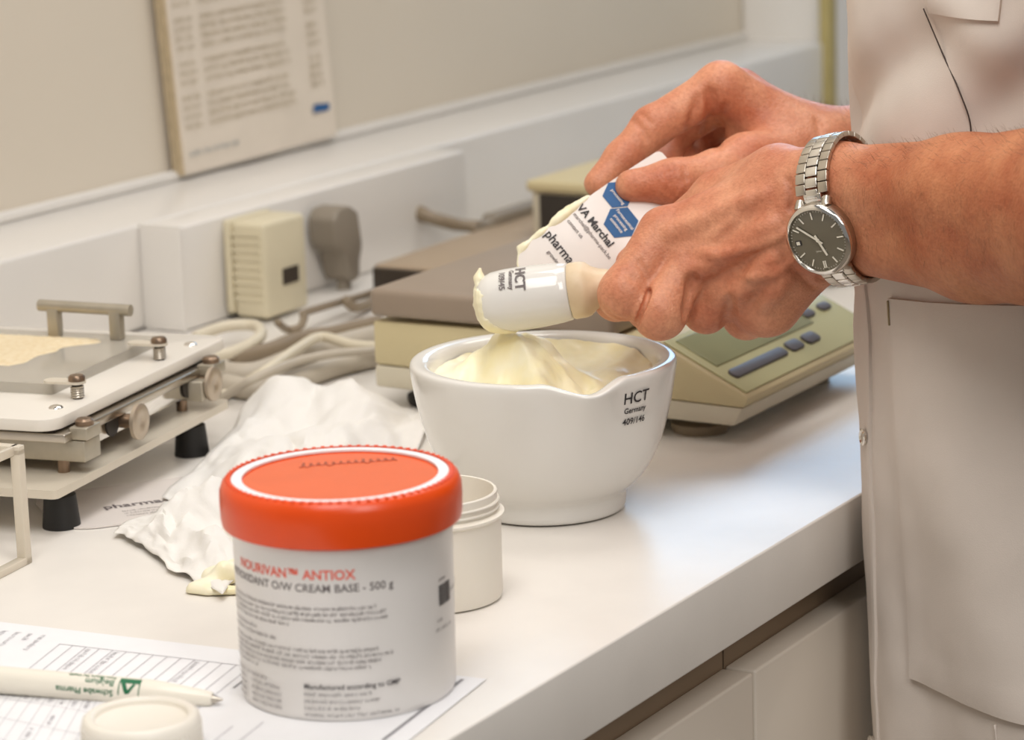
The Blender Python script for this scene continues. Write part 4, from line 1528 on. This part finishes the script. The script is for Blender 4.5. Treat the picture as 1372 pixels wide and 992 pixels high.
def drop(fld, p):
    st = V(p) - SEE * 0.05
    for k in range(200):
        c = st + SEE * (0.0005 * k)
        i = np.round((np.array(c) - fld.lo) / fld.h).astype(int)
        if np.all(i >= 0) and np.all(i < fld.n) and fld.F[tuple(i)] < 0:
            return c
    return V(p)


def dense(fld, pts, n=6):
    out = []
    for a, b in zip(pts, pts[1:]):
        out += [drop(fld, V(a).lerp(V(b), k / n)) for k in range(n)]
    return out + [drop(fld, pts[-1])]


def ridge(pts, r_, k=0.006, fld=None, lift=0.35):
    fld = fld or P_
    d = dense(fld, pts)
    for a, b in zip(d, d[1:]):
        fld.cap(a + SEE * r_ * lift, b + SEE * r_ * lift, r_, r_, k)


def crease(pts, r_, k=0.0016, fld=None):
    fld = fld or P_
    d = dense(fld, pts)
    for a, b in zip(d, d[1:]):
        fld.cap(a, b, r_, r_, k, True)


def slit(pts, r_, depth, k=0.001, fld=None):
    fld = fld or P_
    d = dense(fld, pts)
    for j in range(4):
        o_ = SEE * (depth * j / 3)
        for a, b in zip(d, d[1:]):
            fld.cap(a + o_, b + o_, r_, r_, k, True)


ridge([V((1.3611,0.6433,0.1623)), V((1.3577,0.6630,0.1485)), V((1.3523,0.6869,0.1359))], 0.0030, 0.007)
ridge([V((1.3584,0.6405,0.1459)), V((1.3597,0.6533,0.1341)), V((1.3610,0.6664,0.1229))], 0.0026, 0.007)
ridge([V((1.3705,0.6535,0.1760)), V((1.3560,0.6994,0.1558))], 0.0022, 0.007)
ridge([V((1.3676,0.6398,0.1336)), V((1.3685,0.6517,0.1181))], 0.0022, 0.007)
ridge([V((1.3650,0.6349,0.1582)), V((1.3545,0.6498,0.1519)), V((1.3532,0.6696,0.1457)), V((1.3482,0.6789,0.1480))], 0.0011, 0.004)
ridge([V((1.3625,0.6629,0.1665)), V((1.3532,0.6738,0.1554))], 0.0010, 0.004)
ridge([V((1.3633,0.6313,0.1437)), V((1.3649,0.6450,0.1353)), V((1.3577,0.6567,0.1342))], 0.0010, 0.004)
ridge([V((1.3681,0.6228,0.1426)), V((1.3643,0.6329,0.1513))], 0.0014, 0.004)
ridge([V((1.3686,0.6197,0.1376)), V((1.3643,0.6296,0.1436))], 0.0014, 0.004)
crease([V((1.3394,0.7116,0.1426)), V((1.3399,0.7080,0.1363)), V((1.3397,0.7053,0.1293))], 0.0006, 0.002)
crease([V((1.3372,0.7140,0.1396)), V((1.3380,0.7093,0.1317)), V((1.3380,0.7068,0.1263))], 0.0004, 0.002)
crease([V((1.3349,0.7173,0.1382)), V((1.3362,0.7120,0.1311))], 0.0005, 0.002)
crease([V((1.3252,0.7261,0.1208)), V((1.3271,0.7201,0.1144)), V((1.3302,0.7137,0.1119))], 0.0005, 0.002)
crease([V((1.3277,0.7232,0.1238)), V((1.3290,0.7183,0.1175))], 0.0004, 0.002)
crease([V((1.3521,0.6859,0.1332)), V((1.3501,0.6855,0.1243)), V((1.3503,0.6899,0.1123))], 0.0012, 0.005)
crease([V((1.3594,0.6682,0.1210)), V((1.3584,0.6670,0.1141)), V((1.3648,0.6720,0.1044))], 0.0012, 0.005)
crease([V((1.3781,0.6441,0.1841)), V((1.3775,0.6413,0.1756)), V((1.3757,0.6406,0.1668))], 0.0006, 0.003)
crease([V((1.3817,0.6388,0.1858)), V((1.3805,0.6367,0.1762))], 0.0006, 0.003)
crease([V((1.3635,0.6309,0.1437)), V((1.3767,0.6234,0.1315))], 0.0008, 0.003)
crease([V((1.3614,0.6326,0.1392)), V((1.3743,0.6258,0.1277))], 0.0006, 0.003)
P_.blur(1)
slit([V((1.3392,0.7051,0.1270)), V((1.3376,0.7058,0.1224)), V((1.3353,0.7074,0.1171)), V((1.3314,0.7100,0.1079))], 0.0012, 0.0045)
left_mesh = P_.mesh()

# --- right hand
RA_EL, RA_WR = V((1.790, 0.600, 0.150)), V((1.5406,0.6865,0.1733))
lo = np.minimum.reduce([np.array(p) for p in (RA_EL, RA_WR, V((1.3839,0.7686,0.1686)), V((1.4890,0.7372,0.2272)), V((1.5504,0.7990,0.1458)))]) - 0.035
hi = np.maximum.reduce([np.array(p) for p in (RA_EL, RA_WR, V((1.4704,0.8166,0.1526)), V((1.5437,0.7643,0.2244)), V((1.4300,0.6910,0.1698)))]) + 0.035
Q_ = Field(lo, hi, 0.00125)
Q_.cap(RA_WR, RA_EL, 0.0215, 0.042, 0.014)
Q_.cap(V(RA_WR) + V((0, 0.012, 0.002)), V(RA_EL), 0.0205, 0.042, 0.014)
rm = [V((1.4988,0.7394,0.2149)), V((1.5230,0.7399,0.2084)), V((1.5448,0.7432,0.1994)), V((1.5623,0.7454,0.1891))]
rc = [V((1.5276,0.6995,0.1798)), V((1.5395,0.7030,0.1789)), V((1.5511,0.7064,0.1762)), V((1.5581,0.7087,0.1716))]
for a, b, r1, r2 in zip(rc, rm, (0.0175, 0.017, 0.0165, 0.016), (0.0135, 0.0130, 0.0125, 0.0120)):
    Q_.cap(a, b, r1, r2, 0.014)
Q_.cap(V((1.5174,0.6902,0.1747)), V((1.4759,0.7129,0.1762)), 0.0190, 0.0155, 0.018)     # ball of the thumb
Q_.cap(V((1.5180,0.7092,0.1837)), V((1.5158,0.7320,0.1809)), 0.0170, 0.0120, 0.014)
FG = Q_.copy()
rf_ = [
    ([rm[0], V((1.4707,0.7697,0.1941)), V((1.4532,0.7802,0.1779)), V((1.4376,0.7881,0.1653))], (0.0134, 0.0116, 0.0100, 0.0080)),
    ([rm[1], V((1.5150,0.7791,0.1842)), V((1.4966,0.7759,0.1702)), V((1.4751,0.7737,0.1647))], (0.0125, 0.0105, 0.0088, 0.0075)),
    ([rm[2], V((1.5409,0.7786,0.1776)), V((1.5188,0.7701,0.1646)), V((1.5058,0.7564,0.1614))], (0.0120, 0.0102, 0.0086, 0.0075)),
    ([rm[3], V((1.5552,0.7709,0.1692)), V((1.5382,0.7652,0.1593)), V((1.5243,0.7520,0.1585))], (0.0112, 0.0092, 0.0080, 0.0070)),
]
for pts, rs in rf_:
    g = Q_.copy()
    g.chain(pts, rs, 0.005)
    FG.union(g, 0.0012)
g = Q_.copy()
g.chain([V((1.4757,0.7128,0.1754)), V((1.4599,0.7216,0.1713)), V((1.4359,0.7391,0.1689)), V((1.4216,0.7579,0.1680))], (0.0150, 0.0128, 0.0118, 0.0092), 0.008)
FG.union(g, 0.0012)
Q_.union(FG, 0.007)
# folds of skin between index base and thumb, knuckle wrinkles
crease([V((1.4841,0.7398,0.2141)), V((1.4827,0.7370,0.2024)), V((1.4782,0.7374,0.1858))], 0.0018, 0.004, Q_)
crease([V((1.4801,0.7455,0.2118)), V((1.4774,0.7462,0.2027)), V((1.4737,0.7483,0.1937))], 0.0009, 0.003, Q_)
crease([V((1.4872,0.7311,0.2063)), V((1.4838,0.7324,0.1960)), V((1.4786,0.7339,0.1795))], 0.0010, 0.003, Q_)
crease([V((1.4358,0.7445,0.1762)), V((1.4354,0.7416,0.1680)), V((1.4332,0.7425,0.1615))], 0.0007, 0.002, Q_)
crease([V((1.4383,0.7401,0.1761)), V((1.4377,0.7376,0.1679)), V((1.4351,0.7388,0.1606))], 0.0007, 0.002, Q_)
crease([V((1.4407,0.7357,0.1751)), V((1.4396,0.7335,0.1661))], 0.0007, 0.002, Q_)
crease([V((1.4587,0.7768,0.2005)), V((1.4603,0.7711,0.1937)), V((1.4606,0.7675,0.1869))], 0.0007, 0.002, Q_)
crease([V((1.4615,0.7734,0.2037)), V((1.4636,0.7669,0.1968))], 0.0006, 0.002, Q_)
crease([V((1.5289,0.6952,0.1937)), V((1.5276,0.6928,0.1832))], 0.0007, 0.003, Q_)
Q_.blur(1)
right_mesh = Q_.mesh()

# --- torso, upper arms, hips, legs (under the clothes)
Tf = Field((pc.x - 0.34, pc.y - 0.34, -0.93), (pc.x + 0.40, pc.y + 0.36, 0.66), 0.011)
for z0, z1, r_ in ((-0.10, 0.10, 0.088), (0.10, 0.36, 0.088)):
    for s in (-1, 1):
        Tf.cap(coat_c(z0) + mv * 0.055 * s, coat_c(z1) + mv * 0.045 * s, r_, r_, 0.05)
Tf.cap(lsh, rsh, 0.055, 0.055, 0.05)
Tf.cap(c4, c4 + V((0, 0, 0.16)), 0.065, 0.055, 0.04)
Tf.cap(lsh, lsh.lerp(el, 0.44), 0.052, 0.040, 0.03)
Tf.cap(rsh, RA_EL.lerp(rsh, 0.05), 0.052, 0.036, 0.03)
for s in (-1, 1):
    hip = coat_c(-0.12) - ev * 0.07 * s - mv * 0.02
    kn = V((hip.x, hip.y, -0.45))
    an = V((hip.x - 0.0, hip.y - 0.02, -0.84))
    Tf.cap(hip, kn, 0.078, 0.055, 0.04)
    Tf.cap(kn, an, 0.055, 0.038, 0.03)
    Tf.cap(V((an.x, an.y, -0.865)), V((an.x - 0.02, an.y + 0.12, -0.87)), 0.032, 0.028, 0.03)
torso_mesh = Tf.mesh()
body = link(mesh_from('body', [left_mesh, right_mesh, torso_mesh]), 'body', M_SKIN, pe_, auto=0, local=False)

# --- coat
NA_, NZ_ = 240, 170
Z0, Z1 = -0.30, 0.56
vs, fs = [], []
for j in range(NZ_ + 1):
    z = Z0 + (Z1 - Z0) * j / NZ_
    for i in range(NA_):
        a = 2 * PI * i / NA_
        vs.append(coat_pt(a, z))
for j in range(NZ_):
    for i in range(NA_):
        i2 = (i + 1) % NA_
        fs.append((j * NA_ + i, j * NA_ + i2, (j + 1) * NA_ + i2, (j + 1) * NA_ + i))
fs.append(tuple(NZ_ * NA_ + i for i in range(NA_)))
coat = MB().add(vs, fs)


def sleeve(a, b, r0, r1):
    d = (b - a)
    x = d.cross(V((0, 0, 1))).normalized()
    y = d.cross(x).normalized()
    vs, fs = [], []
    n, m_ = 32, 10
    for j in range(m_ + 1):
        t = j / m_
        for i in range(n):
            an = 2 * PI * i / n
            rr = (r0 + (r1 - r0) * t) * (1 + 0.03 * math.sin(an * 3 + t * 5))
            vs.append(a + d * t + (x * math.cos(an) + y * math.sin(an)) * rr)
    for j in range(m_):
        for i in range(n):
            i2 = (i + 1) % n
            fs.append((j * n + i, j * n + i2, (j + 1) * n + i2, (j + 1) * n + i))
    coat.add(vs, fs)


sleeve(lsh - (el - lsh) * 0.15, lsh + (el - lsh) * 0.62, 0.075, 0.068)
sleeve(rsh - (RA_EL - rsh) * 0.15, rsh + (RA_EL - rsh) * 0.62, 0.075, 0.068)
coat_o = coat.build('coat', M_COAT, pe_, auto=0, local=False)


def patch(name, a0, a1, z0, z1, off, m=M_COAT, n=26, th=0.0022, skew=0.0, zs=0.0, zt=None):
    """a sewn-on piece of cloth following the coat: stands off its surface, with turned edges"""
    q = MB()
    for lay in (off + th, -0.001):
        for i in range(n + 1):
            for j in range(n + 1):
                s, t = i / n, j / n
                e = min(s, t, 1 - s, 1 - t)
                o_ = lay if lay < 0 else lay + 0.0006 * (1 if 0.02 < e < 0.07 else 0)
                a = a0 + (a1 - a0) * s + skew * t
                z = z0 + (z1 - z0) * t + (zs * (1 - t) + (zs if zt is None else zt) * t) * s
                q.v.append(coat_pt(a, z, o_))
    k = (n + 1) ** 2
    for i in range(n):
        for j in range(n):
            a = i * (n + 1) + j
            q.f.append((a, a + n + 1, a + n + 2, a + 1))
    rim = [i * (n + 1) for i in range(n + 1)] + [n * (n + 1) + j for j in range(1, n + 1)] + [i * (n + 1) + n for i in range(n - 1, -1, -1)] + [j for j in range(n - 1, 0, -1)]
    for a, b in zip(rim, rim[1:] + rim[:1]):
        q.f.append((a, k + a, k + b, b))
    return q.build(name, m, coat_o, auto=35, local=False)


rad = math.radians
patch('placket', rad(-14), rad(15), Z0, 0.150, 0.0004, th=0.0012)
patch('hip_pocket', rad(28), rad(80), -0.083, 0.122, 0.0006, skew=rad(-1), zs=-0.012, zt=0.008)
patch('chest_pocket', rad(42.5), rad(58), 0.272, 0.40, 0.0006, zs=-0.002)


def on_coat(a, z, off):
    p = coat_pt(a, z, off)
    n_ = (coat_pt(a, z, off + 0.01) - p).normalized()
    return p, n_


def snap(a, z):
    p, n_ = on_coat(a, z, 0.0026)
    t = V((0, 0, 1)).cross(n_).normalized()
    MB().lathe([(0.0046, 0.0), (0.0046, 0.0012), (0.0038, 0.0018), (0.003, 0.0010), (0, 0.0008)], 24, frame(p, t, n_.cross(t)), cap1=False).build('snap_button', M_POLISH, coat_o, local=False)


for z in (0.042, -0.13):
    snap(rad(12.5), z)
pts = [coat_pt(rad(a), z, 0.0012) for a, z in ((40.8, 0.274), (44.3, 0.252), (48.6, 0.232), (50, 0.215), (49, 0.198), (44.5, 0.182))]
MB().tube(pts, 0.00042, 6).build('dark_cord', M_THREAD, coat_o, auto=0, local=False)
pts = [coat_pt(rad(52 + 0.4 * k), -0.094 - 0.025 * k, 0.0006) for k in range(8)]
MB().tube(pts, 0.0007, 6).build('side_seam', M_COAT, coat_o, auto=0, local=False)
pts = [coat_pt(rad(48), 0.125 + 0.02 * k, 0.0004) for k in range(3)]
MB().tube(pts, 0.0006, 6).build('seam', M_THREAD, coat_o, auto=0, local=False)
pts = [coat_pt(rad(27.5), z, 0.0034) for z in (0.121, 0.117, 0.113, 0.108)]
MB().tube(pts, 0.0006, 6).build('bar_tack', M_INKBROWN, coat_o, auto=0, local=False)

# --- trousers and shoes
Tr = Field((pc.x - 0.25, pc.y - 0.30, -0.88), (pc.x + 0.27, pc.y + 0.26, -0.05), 0.011)
for s in (-1, 1):
    hip = coat_c(-0.12) - ev * 0.07 * s - mv * 0.02
    kn = V((hip.x, hip.y, -0.45))
    an = V((hip.x, hip.y - 0.02, -0.80))
    Tr.cap(hip, kn, 0.088, 0.072, 0.03)
    Tr.cap(kn, an, 0.072, 0.062, 0.03)
link(mesh_from('trousers', [Tr.mesh()]), 'trousers', M_TROUS, pe_, auto=0, local=False)
for s in (-1, 1):
    hip = coat_c(-0.12) - ev * 0.07 * s - mv * 0.02
    Sh = Field((hip.x - 0.09, hip.y - 0.12, -0.905), (hip.x + 0.09, hip.y + 0.22, -0.80), 0.007)
    Sh.cap(V((hip.x, hip.y - 0.03, -0.862)), V((hip.x - 0.02, hip.y + 0.12, -0.866)), 0.042, 0.038, 0.03)
    s_, G_ = Sh.win(Sh.lo, Sh.lo + Sh.h * Sh.n, 0)
    Sh.merge(s_, G_[2] + 0.899, 0.002, True)
    link(mesh_from('shoe', [Sh.mesh()]), 'shoe', M_SHOE, pe_, auto=0, local=False)

# --- hair on the forearms
hr = random.Random(21)
q = MB()
Pm, Qm = left_mesh
wv, evv = np.array(wr), np.array(el)
axn = (evv - wv) / np.linalg.norm(evv - wv)
t_ = (Pm - wv) @ axn
cand = np.where((t_ > 0.012) & (t_ < 0.17))[0]
axv = V(axn)
for k in range(2600):
    p = V(Pm[hr.choice(cand)])
    tt = (p - wr).dot(axv)
    c = wr + axv * tt
    n_ = (p - c).normalized()
    if n_.dot(V((-0.8405,-0.4962,0.2176))) < -0.3 or n_.dot(V((-0.2034,-0.0832,-0.9755))) > 0.75:
        continue
    g_ = (axv * hr.uniform(-0.2, 0.4) + tw12 * hr.uniform(0.5, 1.1) + n_ * hr.uniform(0.15, 0.45)).normalized()
    if n_.dot(V((0.2034,0.0832,0.9755))) > 0.6:
        g_ = (axv * hr.uniform(-0.9, -0.2) + n_ * hr.uniform(0.2, 0.6) + tw12 * hr.uniform(-0.5, 0.5)).normalized()
    l_ = hr.uniform(0.003, 0.008)
    s_ = g_.cross(n_).normalized() * 0.00006
    m_ = p + g_ * l_ * 0.5 + n_ * 0.0004
    e_ = p + g_ * l_ - n_ * 0.0012
    o_ = len(q.v)
    q.v += [p - s_, p + s_, m_ + s_ * 0.8, m_ - s_ * 0.8, e_, p + n_ * 0.0001]
    q.f += [(o_, o_ + 1, o_ + 2, o_ + 3), (o_ + 3, o_ + 2, o_ + 4)]
Pm, Qm = right_mesh
wv = np.array(RA_WR)
axr = (np.array(RA_EL) - wv)
axr /= np.linalg.norm(axr)
t_ = (Pm - wv) @ axr
cand = np.where((t_ > -0.012) & (t_ < 0.03) & (Pm[:, 2] > wv[2] + 0.012))[0]
for k in range(160):
    p = V(Pm[hr.choice(cand)])
    n_ = V((hr.uniform(-0.5, 0.5), hr.uniform(-0.4, 0.2), 1)).normalized()
    g_ = (n_ * 0.6 + V(axr) * hr.uniform(-0.9, 0.6)).normalized()
    s_ = g_.cross(V((0.3, 0.8, 0.1))).normalized() * 0.00006
    e_ = p + g_ * hr.uniform(0.004, 0.008)
    o_ = len(q.v)
    q.v += [p - s_, p + s_, e_]
    q.f += [(o_, o_ + 1, o_ + 2)]
q.build('arm_hair', M_HAIR, pe_, smooth=False, local=False, kind='stuff')

# ------------------------------------------------------------------ wristwatch
WC = V((1.3482,0.6103,0.1590))
wa = thing('wristwatch', 'steel wristwatch with grey dial and link bracelet on the hairy wrist', 'watch', WC)
W12 = (tw12 - wn * tw12.dot(wn)).normalized()
W3 = W12.cross(wn)                       # three o'clock
if W3.dot(V((-0.5022,0.8642,0.0310))) < 0:
    W3 = -W3
MW = Matrix((-W3, -W12, wn)).transposed().to_4x4()      # local x = nine, local y = six, local z = out of the dial
if MW.determinant() < 0:
    MW = Matrix((W3, W12, wn)).transposed().to_4x4()


def wp(c3, c12, out):
    return W3 * c3 + W12 * c12 + wn * out


def wbuild(mb, name, m, parent=wa, **kw):
    return mb.build(name, m, parent, **kw)


FW = frame((0, 0, 0), W3, W12)
if (FW.to_3x3() @ V((0, 0, 1))).dot(wn) < 0:
    FW = frame((0, 0, 0), W12, W3)
wbuild(MB().lathe([(0.0165, -0.0072), (0.0185, -0.0065), (0.0192, -0.004), (0.0194, -0.001), (0.0190, 0.0006), (0.0, 0.0006)], 72, FW, cap1=False), 'case', M_STEEL, auto=40)
wbuild(MB().lathe([(0.0190, 0.0004), (0.0189, 0.0012), (0.0178, 0.0026), (0.0166, 0.0030), (0.0162, 0.0024), (0.0161, 0.0010)], 72, FW, cap0=False, cap1=False), 'bezel', M_POLISH, auto=60)
dial = wbuild(MB().lathe([(0.0163, 0.0008), (0.0163, 0.0012), (0.0, 0.0012)], 72, FW, cap1=False), 'dial', M_DIAL)


def dbar(ang, r0, r1, w_, out, name, m, parent, dbl=False):
    """ang in clock hours"""
    a = ang / 12 * 2 * PI
    d = W12 * math.cos(a) + W3 * math.sin(a)
    s = d.cross(wn)
    q = MB()
    q.box(r0, r1, -w_ / 2, w_ / 2, out, out + 0.0004, frame((0, 0, 0), d, wn.cross(d)))
    if dbl:
        q = MB()
        for e in (-1, 1):
            q.box(r0, r1, -w_ / 2 + e * w_ * 0.75, w_ / 2 + e * w_ * 0.75, out, out + 0.0004, frame((0, 0, 0), d, wn.cross(d)))
    return q.build(name, m, parent, smooth=False)


for h in range(12):
    if h == 3:
        continue
    dbar(h, 0.0112, 0.0150, 0.0007, 0.0013, 'hour_marker', M_LUME, dial, h == 0)
q = MB()
for k in range(60):
    if k % 5:
        a = k / 60 * 2 * PI
        d = W12 * math.cos(a) + W3 * math.sin(a)
        q.box(0.0150, 0.0157, -0.00012, 0.00012, 0.0013, 0.0014, frame((0, 0, 0), d, wn.cross(d)))
q.build('minute_track', M_LUME, dial, smooth=False, kind='stuff')
dbar(3, 0.0102, 0.0134, 0.0026, 0.0013, 'date_window', M_INK, dial)
dbar(3, 0.0108, 0.0128, 0.0018, 0.0015, 'date_disc', M_LUME, dial)


def clock_dir(px_dir):
    d = px_dir - wn * px_dir.dot(wn)
    return math.atan2(d.dot(W3), d.dot(W12)) / (2 * PI) * 12


mh = clock_dir(V((0.0525,0.9381,0.5036)))
hh = clock_dir(V((0.0943,-0.5176,-0.8161)))
dbar(mh, -0.003, 0.0132, 0.0009, 0.0018, 'minute_hand', M_LUME, wa)
dbar(hh, -0.003, 0.0090, 0.0011, 0.0016, 'hour_hand', M_LUME, wa)
wbuild(MB().lathe([(0.0009, 0.0015), (0.0009, 0.0024), (0, 0.0025)], 16, FW, cap1=False), 'hand_hub', M_LUME)
q = MB()
put(q, fine_print(0.006, 0.0011, hr), lambda p: wp(0.003 - p.x, 0.0055 + p.y, 0.0014))
q.build('dial_print', M_LUME, dial, smooth=False)
# bracelet: closed loop round the wrist, hugging the skin in the plane of wn and W12
rel = left_mesh[0] - np.array(WC)
near = np.abs(rel @ np.array(W3)) < 0.0095
pn_, p12_ = rel[near] @ np.array(wn), rel[near] @ np.array(W12)
c_n, c_12 = (pn_.min() + pn_.max()) / 2, (p12_.min() + p12_.max()) / 2
cen = wn * float(c_n) + W12 * float(c_12)
NB = 120
sup = []
for k in range(NB):
    a = 2 * PI * k / NB
    sup.append(float(np.max((pn_ - c_n) * math.cos(a) + (p12_ - c_12) * math.sin(a))) + 0.0022)
# support function -> outline of the wrapped hull
hull = []
for k in range(NB):
    a = 2 * PI * k / NB
    rad_ = min(sup[j] / max(1e-3, math.cos(a - 2 * PI * j / NB)) for j in range(NB) if math.cos(a - 2 * PI * j / NB) > 0.2)
    hull.append(rad_)
hull = [(hull[k - 2] + 2 * hull[k - 1] + 3 * hull[k] + 2 * hull[(k + 1) % NB] + hull[(k + 2) % NB]) / 9 for k in range(NB)]


def loop(t):
    f_ = (t / (2 * PI) % 1.0) * NB
    i_ = int(f_) % NB
    r_ = hull[i_] * (1 - (f_ % 1)) + hull[(i_ + 1) % NB] * (f_ % 1)
    return cen + wn * (r_ * math.cos(t)) + W12 * (r_ * math.sin(t))


# equal steps of arc length
ts = [k / 2000 * 2 * PI for k in range(2001)]
arc = [0.0]
for k in range(2000):
    arc.append(arc[-1] + (loop(ts[k + 1]) - loop(ts[k])).length)
tot = arc[-1]
PITCH = 0.0058
kk = int(tot / PITCH)
t0_ = math.atan2(-c_12, -c_n)      # where the case sits
s0_ = arc[int((t0_ % (2 * PI)) / (2 * PI) * 2000)]


def at_s(s):
    s %= tot
    lo_, hi_ = 0, 2000
    while hi_ - lo_ > 1:
        m_ = (lo_ + hi_) // 2
        if arc[m_] <= s:
            lo_ = m_
        else:
            hi_ = m_
    p = loop(ts[lo_])
    tg = (loop(ts[lo_] + 0.06) - loop(ts[lo_] - 0.06)).normalized()
    return p, tg


first = True
s = 0.0215
while s < tot - 0.0215:
    p, tg = at_s(s0_ + s)
    nr = (p - cen)
    nr = (nr - tg * nr.dot(tg)).normalized()
    taper = 1.0 - 0.12 * min(1.0, min(s, tot - s) / 0.06)
    M_ = frame(p, W3, tg)
    if (M_.to_3x3() @ V((0, 0, 1))).dot(nr) < 0:
        M_ = frame(p, -W3, tg)
    hw = 0.0100 * taper
    lk = MB().box(-hw, -hw * 0.40, -PITCH * 0.47, PITCH * 0.47, -0.0014, 0.0013, M_, bev=0.0004).box(hw * 0.40, hw, -PITCH * 0.47, PITCH * 0.47, -0.0014, 0.0013, M_, bev=0.0004).build('link', M_STEEL, wa)
    p2, tg2 = at_s(s0_ + s + PITCH / 2)
    M2 = frame(p2, M_.to_3x3() @ V((1, 0, 0)), tg2)
    MB().box(-hw * 0.37, hw * 0.37, -PITCH * 0.44, PITCH * 0.44, -0.0012, 0.0016, M2, bev=0.0005).build('centre_link', M_POLISH, lk)
    s += PITCH
# lugs from the case to the first link
for e in (-1, 1):
    p, tg = at_s(s0_ + e * 0.0185)
    for sd in (-1, 1):
        a = W3 * 0.0085 * sd + W12 * 0.0135 * e - wn * 0.0022
        b = p + W3 * 0.0078 * sd
        MB().tube([a, a.lerp(b, 0.5) + wn * 0.0016, b], 0.0027, 10, sub=4).build('lug', M_STEEL, wa)
    M_ = frame(p, W3, tg)
    MB().box(-0.0052, 0.0052, -0.0035, 0.0030, -0.0015, 0.0015, M_, bev=0.0006).build('end_link', M_POLISH, wa)
